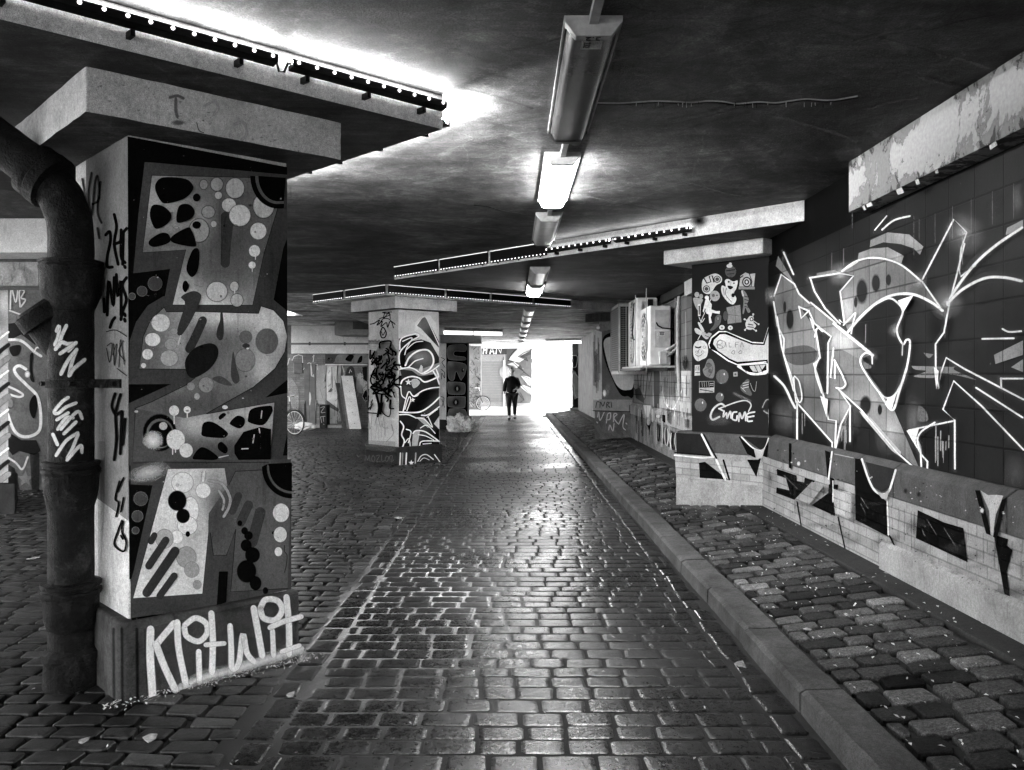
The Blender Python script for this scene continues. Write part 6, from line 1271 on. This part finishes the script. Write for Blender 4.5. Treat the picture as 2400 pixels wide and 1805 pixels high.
p.poly([(36, 1250), (100, 1290), (170, 1290), (190, 1340), (160, 1360), (90, 1340), (60, 1360), (36, 1330)], 36); p.stroke([(36, 1370), (75, 1395), (105, 1425), (130, 1370)], 12, 205, .4); star(p, 120, 1470, 40, 130); p.poly([(36, 1400), (70, 1420), (100, 1545), (36, 1545)], 44, al=.7); p.poly([(140, 1350), (185, 1350), (185, 1545), (150, 1545)], 40, al=.7)
for L in ([(50, 680), (55, 590), (75, 650), (85, 590)], [(95, 670), (92, 600), (115, 600), (100, 630), (120, 640), (100, 670)], [(48, 690), (105, 710)]): p.stroke(L, 10, 190, .5)
p.build('graffiti', M_PAINT, lw_)
m = MB()
for i in range(34): z = .2 + i * .065; m.box((-6.55, 12.42, z), (-6.28, 12.46, z + .04))
m.build('louvre', M_CAP, lw_)
lb2 = thing('ceiling_beam', 'pale beam under the ceiling at the far left behind the drainpipe', 'beam', (-6, 9.2, 2.9)); MB().box((-9.5, 9.0, 2.9), (-4.75, 9.5, ZC - .001)).build('beam_face', M_PALE, lb2)
lb3 = thing('ceiling_beam', 'lower chipped beam under the pale beam at the far left', 'beam', (-6, 9.9, 2.75)); MB().box((-9.5, 9.6, 2.62), (-5.2, 10.1, 2.88)).build('beam_face', concrete('chipped', 150, .5, .8, 4, .8, .8), lb3)
# ---------------------------------------------------------------- the far end
M_SH = concrete('white_wall', 232, .08, .2, 2, .7, .1); M_SLAT = plain('shutter_white', 104, .5, .4, var=.06, bump=.0)
YE = 46.0; ep = vplane((0, YE), (1, 0))
ew = thing('end_wall', 'far end wall with a pale roller shutter and painted letters', 'wall', (-1, YE, 0))
MB().box((-9, YE + .06, 0), (1.05, YE + .5, 4.6)).build('wall_body', concrete('end_wall', 130, .2, .3, 2, .8, .3), ew)
def ex(x): return ep(1000 + x / 4.3786, 900)[0].x
m = MB(); z = .25
while z < 2.3: m.box((ex(565), YE + .02, z), (ex(783), YE + .055, z + .12)); z += .135
m.build('shutter', M_SLAT, ew)
MB().box((ex(785), YE - .1, 0), (ex(806), YE + .0, 2.45)).build('door_frame', M_CAP, ew)
p = Paint(ep, Z5, .01, .003)
p.poly([(560, 650), (830, 650), (828, 748), (560, 750)], 60); p.poly([(822, 640), (1083, 640), (1083, 1248), (822, 1248)], 78)
for L in ([(590, 665), (580, 740)], [(620, 660), (612, 735)], [(585, 705), (615, 700)], [(650, 740), (668, 665), (690, 740)], [(655, 720), (685, 718)], [(712, 740), (722, 662), (760, 735), (770, 662)]): p.stroke(L, 15, 205, .3, False)
p.poly([(835, 800), (960, 660), (1040, 655), (1075, 720), (1083, 740), (960, 760), (1010, 790), (950, 830), (900, 820)], 158); p.poly([(1083, 700), (950, 770), (1040, 810), (1010, 770), (1083, 745)], 62); p.poly([(825, 850), (900, 825), (1000, 900), (960, 880), (930, 890)], 150); p.poly([(925, 890), (960, 850), (1000, 920)], 60); p.poly([(960, 960), (1060, 980), (1083, 1000), (1083, 1080), (1040, 1060)], 150); p.poly([(960, 1080), (1083, 1180), (1083, 1100), (990, 1060)], 145)
for L in ([(835, 810), (880, 730), (960, 660)], [(835, 810), (880, 825), (1083, 1000)], [(825, 858), (900, 870)], [(940, 770), (1000, 730), (1083, 700)], [(940, 770), (1040, 815), (1020, 775)], [(1000, 930), (960, 960), (1060, 1000), (1030, 1020), (1083, 1080)], [(970, 1060), (1083, 1180)], [(940, 1150), (1000, 1220)], [(960, 1140), (1000, 1210), (960, 1240)]): p.stroke(L, 7, 35, .4, False)
p.disc(800, 930, 58, 70, 130, .1); p.poly([(785, 770), (792, 770), (792, 1240), (785, 1240)], 60)
p.build('graffiti', M_PAINT, ew)
ep2 = thing('end_pier', 'pale pier crowded with faint graffiti beside the roller shutter', 'pier', (-1.9, 42.5, 0)); x0, x1 = at(440, 900, 42, Z5).x, at(556, 900, 42, Z5).x
MB().box((x0 - .5, 42, 0), (x1, 43, 3.04)).build('shaft', concrete('end_pier', 120, .3, .3, 2, .8, .3), ep2)
p = Paint(vplane((0, 42), (1, 0)), Z5, .01, .002)
for i in range(60): x, y = R.uniform(445, 550), R.uniform(660, 1260); p.stroke([(x, y), (min(552, x + R.uniform(-30, 40)), y + R.uniform(-20, 40)), (min(550, x + R.uniform(-30, 40)), y + R.uniform(-20, 60))], R.uniform(4, 11), R.choice((90, 120, 150, 60)), .5, al=.8)
p.build('graffiti', M_PAINT, ep2)
# outside: sunlit street, ramp wall, footbridge with railing
M_STREET = concrete('street_paving', 215, .1, .3, 2, .8, .1)
tag(MB().box((-60, 36.05, -.3), (120, 160, .004)).build('street', M_STREET), kind='structure')
rw = thing('ramp_wall', 'white parapet wall of a ramp sloping down outside the exit', 'wall', (4, 48, 0)); za, zb_ = at(1170, 760, 47, Z5), at(1490, 905, 47, Z5)
m = MB(); m.add([(za.x, 47, 0), (zb_.x + 2.5, 47, 0), (zb_.x + 2.5, 47, zb_.z - 1.1), (za.x, 47, za.z), (za.x, 47.4, 0), (zb_.x + 2.5, 47.4, 0), (zb_.x + 2.5, 47.4, zb_.z - 1.1), (za.x, 47.4, za.z)], [(0, 1, 2, 3), (7, 6, 5, 4), (0, 4, 5, 1), (1, 5, 6, 2), (2, 6, 7, 3), (3, 7, 4, 0)]); m.build('parapet', M_SH, rw)
m = MB(); A, B_ = Vector((za.x, 46.9, za.z + .02)), Vector((zb_.x + 2.5, 46.9, zb_.z - 1.08)); m.tube([A.lerp(B_, .3), A.lerp(B_, .64)], .07, 8).tube([A.lerp(B_, .72), B_], .09, 8); m.build('handrail', plain('rail_dark', 70, .5, .4), rw)
br = thing('footbridge', 'pale footbridge with a slim railing beyond the exit', 'bridge', (5, 60, 3)); q0, q1 = at(1150, 790, 60, Z5), at(1500, 790, 60, Z5)
MB().box((q0.x - 1, 60, q0.z - .25), (q1.x + 6, 62, q0.z)).build('deck', plain('bridge_deck', 60, .7, .3), br)
m = MB(); zt = at(1200, 690, 60, Z5).z; m.box((q0.x - 1, 60, zt - .05), (q1.x + 6, 60.06, zt))
for i in range(14): x = q0.x + i * .5; m.box((x, 60, q0.z), (x + .05, 60.05, zt - .05))
m.build('railing', plain('railing', 60, .5, .4), br); MB().box((q1.x - .8, 60.2, 0), (q1.x - .2, 61, q0.z - .25)).build('bridge_post', M_CAP, br)
bb = thing('white_building', 'sunlit pale building front across the street beyond the exit', 'building', (14, 75, 0)); MB().box((-20, 75, 0), (50, 80, 14)).build('facade', M_SH, bb)
mw = MB()
for i in range(12):
    for j in range(4): mw.box((-14 + i * 5, 74.93, 1.2 + j * 3.1), (-12 + i * 5, 74.99, 3 + j * 3.1))
mw.build('window_rows', plain('pale_glass', 170, .2, .5), bb)
cw = thing('courtyard_building', 'brick building beyond the open left side of the underpass', 'building', (-15, 20, 0))
MB().box((-16, 11, 0), (-13, 30, 9)).build('facade', concrete('courtyard_brick', 100, .3, .6, 3, .8, .3), cw)
for i in range(5):
    for j in range(3):
        y, z = 12.2 + i * 3.5, 1.0 + j * 2.8
        f = MB().box((-13.0, y, z), (-12.96, y + 1.2, z + 1.6)).build('window', M_PALE, cw, bevel=.01); MB().box((-12.96, y + .08, z + .08), (-12.953, y + 1.12, z + 1.52)).build('pane', plain('window_glass', 24, .1, .5), f)
# ---------------------------------------------------------------- walking person
M_SKIN = plain('skin', 196, .5, .4, var=.05, bump=0); M_JUMP = plain('black_jumper', 24, .85, .2, var=.3, scale=30); M_JEAN = plain('dark_jeans', 50, .85, .2, var=.3, scale=30)
M_HAIR = plain('dark_hair', 26, .6, .3); M_SHOE = plain('dark_shoe', 22, .5, .4)
def skin(name, pts, edges, mat, parent, lev=2):
    bm = bmesh.new(); vs = [bm.verts.new(p[:3]) for p in pts]
    for a, b in edges: bm.edges.new((vs[a], vs[b]))
    me = D.meshes.new(name); bm.to_mesh(me); bm.free(); o = D.objects.new(name, me); COL.objects.link(o); me.materials.append(mat)
    md = o.modifiers.new('skin', 'SKIN'); md.use_smooth_shade = True
    sv = me.skin_vertices[0].data if me.skin_vertices else None
    if sv is None:
        bpy.context.view_layer.objects.active = o; me.attributes  # layer arrives with the modifier
        bm = bmesh.new(); bm.from_mesh(me); bm.verts.layers.skin.verify(); bm.to_mesh(me); bm.free(); sv = me.skin_vertices[0].data
    k_ = {'jumper': 1.22, 'jeans': 1.12, 'shoe': 1.3}.get(name, 1.12)
    for i, p in enumerate(pts): sv[i].radius = (p[3] * k_, (p[4] if len(p) > 4 else p[3]) * k_); sv[i].use_root = i == 0
    s = o.modifiers.new('sub', 'SUBSURF'); s.levels = lev; s.render_levels = lev
    o.parent = parent; return o
gpz = at(875, 1412, 32.6, Z5)
per = thing('person', 'person in a dark jumper and jeans walking towards the camera along the road', 'person', (gpz.x, 32.6, 0))
per.scale = (1.06, 1.06, 1.06)
# local frame: faces -Y; +x is picture right
P_ = [(0, 0, .98, .11, .08), (0, .01, 1.15, .11, .08), (0, .01, 1.33, .13, .09), (0, .015, 1.43, .09, .07), (0, 0, 1.54, .05), (0, -.01, 1.62, .05),
      (-.17, .015, 1.4, .055), (-.25, .03, 1.18, .047), (-.27, -.02, .93, .034), (-.27, -.035, .87, .036, .02),
      (.17, .015, 1.4, .055), (.255, .05, 1.2, .047), (.15, -.15, 1.08, .034), (.11, -.19, 1.06, .036, .022),
      (-.1, 0, .88, .09), (-.105, -.08, .5, .058), (-.095, -.1, .09, .042), (-.1, -.2, .035, .04),
      (.1, 0, .88, .09), (.105, .03, .5, .058), (.095, .2, .13, .042), (.1, .12, .05, .04)]
E_ = [(0, 1), (1, 2), (2, 3), (3, 4), (4, 5), (3, 6), (6, 7), (7, 8), (8, 9), (3, 10), (10, 11), (11, 12), (12, 13), (0, 14), (14, 15), (15, 16), (16, 17), (0, 18), (18, 19), (19, 20), (20, 21)]
def bodyhead():
    o = skin('body', P_, E_, M_SKIN, per)
    return o
body = bodyhead()
# fingers and thumb, rooted inside the palm
def hand(c, d, up, side):
    c, d, up = Vector(c), Vector(d).normalized(), Vector(up).normalized(); s_ = d.cross(up).normalized()
    for k, (o, L) in enumerate(((-.027, .07), (-.009, .08), (.009, .075), (.027, .06))):
        a = c + s_ * o; pts = [a, a + d * L * .5 - up * .008, a + d * L * .8 - up * .03, a + d * L * .9 - up * .05]
        skin('finger', [(*q, .009 - .001 * i) for i, q in enumerate(pts)], [(0, 1), (1, 2), (2, 3)], M_SKIN, body, 1)
    a = c - s_ * side * .03 - d * .02; skin('thumb', [(*a, .011), (*(a - s_ * side * .025 + d * .03 - up * .01), .01), (*(a - s_ * side * .02 + d * .055 - up * .025), .008)], [(0, 1), (1, 2)], M_SKIN, body, 1)
hand((-.27, -.04, .86), (0, -.1, -1), (-1, 0, 0), 1); hand((.1, -.2, 1.06), (-1, -.4, -.2), (0, -.3, 1), -1)
bm = bmesh.new(); bmesh.ops.create_uvsphere(bm, u_segments=24, v_segments=18, radius=1)
for v in bm.verts:
    c = v.co.copy(); x, y, z = c.x * .077, c.y * .098, c.z * .118
    if z < 0: x *= 1 + z * 2.4; y *= 1 + z * 1.2
    if c.y < -.7 and -.25 < c.z < .12 and abs(c.x) < .22: y -= .022 * (1 - abs(c.x) / .22)
    if c.y < -.5 and .05 < c.z < .28 and .2 < abs(c.x) < .6: y += .01
    v.co = Vector((x, y - .015, z + 1.71))
me = D.meshes.new('head'); bm.to_mesh(me); bm.free(); me.materials.append(M_SKIN); me.polygons.foreach_set('use_smooth', [True] * len(me.polygons)); hd = D.objects.new('head', me); COL.objects.link(hd); hd.parent = body
def loc(m, name, mat, parent, sm=True):
    o = m.build(name, mat, None, sm); o.parent = parent; return o
loc(MB().tube([(-.03, -.106, 1.725), (-.03, -.112, 1.725)], .011, 8).tube([(.03, -.106, 1.725), (.03, -.112, 1.725)], .011, 8), 'eyes', M_BLACK, hd); loc(MB().tube([(-.025, -.1, 1.645), (0, -.107, 1.643), (.025, -.1, 1.645)], .006, 6), 'mouth', plain('lips', 90, .5), hd)
for s_ in (-1, 1): loc(MB().tube([(s_ * .074, .0, 1.735), (s_ * .086, .01, 1.72), (s_ * .082, .0, 1.69), (s_ * .074, -.005, 1.68)], [.008, .014, .012, .006], 8), 'ear', M_SKIN, hd)
bm = bmesh.new(); bmesh.ops.create_uvsphere(bm, u_segments=22, v_segments=16, radius=1)
for v in list(bm.verts):
    c = v.co; 
    if c.z < -.15 or (c.y < -.45 and c.z < .55): bm.verts.remove(v)
for v in bm.verts: c = v.co.copy(); k = 1 + .05 * mn.noise(c * 6); v.co = Vector((c.x * .085 * k, c.y * .106 * k - .01, c.z * .127 * k + 1.715))
me = D.meshes.new('hair'); bm.to_mesh(me); bm.free(); me.materials.append(M_HAIR); hr = D.objects.new('hair', me); COL.objects.link(hr); hr.parent = body
skin('jumper', [(0, 0, .86, .165, .125), (0, .005, 1.1, .155, .12), (0, .01, 1.3, .17, .125), (0, .015, 1.41, .125, .1), (0, .005, 1.5, .07), (0, 0, 1.555, .058), (-.18, .015, 1.4, .075), (-.25, .03, 1.18, .064), (-.27, -.01, .96, .048), (.18, .015, 1.4, .075), (.255, .05, 1.2, .064), (.19, -.1, 1.1, .048)], [(0, 1), (1, 2), (2, 3), (3, 4), (4, 5), (3, 6), (6, 7), (7, 8), (3, 9), (9, 10), (10, 11)], M_JUMP, body)
skin('jeans', [(0, 0, .95, .165, .125), (-.1, 0, .86, .125), (-.105, -.085, .5, .072), (-.095, -.1, .12, .058), (.1, 0, .86, .125), (.105, .03, .5, .072), (.095, .19, .16, .058)], [(0, 1), (1, 2), (2, 3), (0, 4), (4, 5), (5, 6)], M_JEAN, body)
for q in ([(-.095, -.07, .06, .05), (-.097, -.13, .045, .048, .04), (-.1, -.23, .035, .042, .032)], [(.095, .23, .1, .05), (.097, .17, .065, .048, .04), (.1, .08, .03, .042, .03)]): skin('shoe', q, [(0, 1), (1, 2)], M_SHOE, body)
ph = loc(MB().ob((.03, -.24, 1.03), (.06, .02, .01), (.0, -.03, .08), (.008, 0, 0)), 'paper', M_PALE, None, False); ph.location = per.location; ph.name = 'folded_paper'; tag(ph, 'small folded white paper held in the walking person\'s hand', 'paper')
for o in [body]: o.matrix_parent_inverse = Matrix()
# ---------------------------------------------------------------- litter
M_LIT = plain('litter_paper', 138, .8, .2, var=.6, scale=40); k = 0
def scrap(u, v, s_, z, label, mat=M_LIT):
    g_ = gp(u, v, z); n = R.randint(5, 7); vs = []; a0 = R.uniform(0, 6)
    for i in range(n): a = a0 + 2 * PI * i / n; r = s_ * R.uniform(.5, 1.1); vs.append((g_.x + r * math.cos(a), g_.y + r * 1.3 * math.sin(a), z + .006 + R.uniform(0, .008)))
    c = (g_.x, g_.y, z + .014); m = MB(); lo = [(x, y, zz - .004) for x, y, zz in vs]
    m.add(vs + [c] + lo + [(c[0], c[1], c[2] - .004)], [(i, (i + 1) % n, n) for i in range(n)] + [(n + 1 + (i + 1) % n, n + 1 + i, 2 * n + 1) for i in range(n)] + [(i, n + 1 + i, n + 1 + (i + 1) % n, (i + 1) % n) for i in range(n)])
    tag(m.build('litter', mat), label, 'litter', 'paper scraps on the paving')
for q in ((1735, 1560, .045, .0, 'crumpled white scrap on the road beside the kerb'), (350, 1735, .035, .0, 'white scrap on the stones below the painted plinth'), (195, 1738, .03, 0, 'small white scrap left of the painted plinth in the foreground'), (680, 1632, .03, 0, 'torn grey scrap on the stones right of the painted plinth'), (2118, 1367, .03, .2, 'white scrap at the foot of the brick base'), (1893, 1478, .028, .17, 'pale scrap on the pavement stones'), (80, 1310, .06, 0, 'pale flat scrap on the yard stones left of the drainpipe'), (935, 1215, .06, 0, 'pale strip lying on the road edge before the scribbled pillar')): scrap(*q)
lf = MB(); rr = random.Random(5)
def bit(x, y, z, s_):
    a = rr.uniform(0, PI); dx, dy = math.cos(a) * s_, math.sin(a) * s_; w_ = s_ * rr.uniform(.25, .6)
    lf.add([(x - dx, y - dy, z), (x + dy * w_ / s_, y - dx * w_ / s_, z + .006), (x + dx, y + dy, z + rr.uniform(0, .01)), (x - dy * w_ / s_, y + dx * w_ / s_, z + .004)], [(0, 1, 2, 3)])
for i in range(420):
    x = rr.uniform(1.62, 2.6); y = rr.uniform(3.2, 12) ; bit(x, y, zpave(x) + .008, rr.uniform(.004, .016))
for i in range(260):
    x = rr.uniform(-5, 1.3); y = rr.uniform(2.8, 12); bit(x, y, .006, rr.uniform(.004, .014))
for i in range(300):
    t = rr.uniform(-.1, 1.15); q = Q1 + DA * t - DB * rr.uniform(.01, .14) * rr.random(); bit(q.x, q.y, .004 + rr.uniform(0, .02), rr.uniform(.004, .012))
for i in range(160):
    bit(-6.2 + rr.gauss(0, .5), 12.1 + rr.gauss(0, .3), .01, rr.uniform(.01, .04))
tag(lf.build('debris', plain('dry_debris', 170, .8, .2, var=.6, scale=3)), 'fine leaf crumbs and grit scattered over the stones', 'debris', kind='stuff')
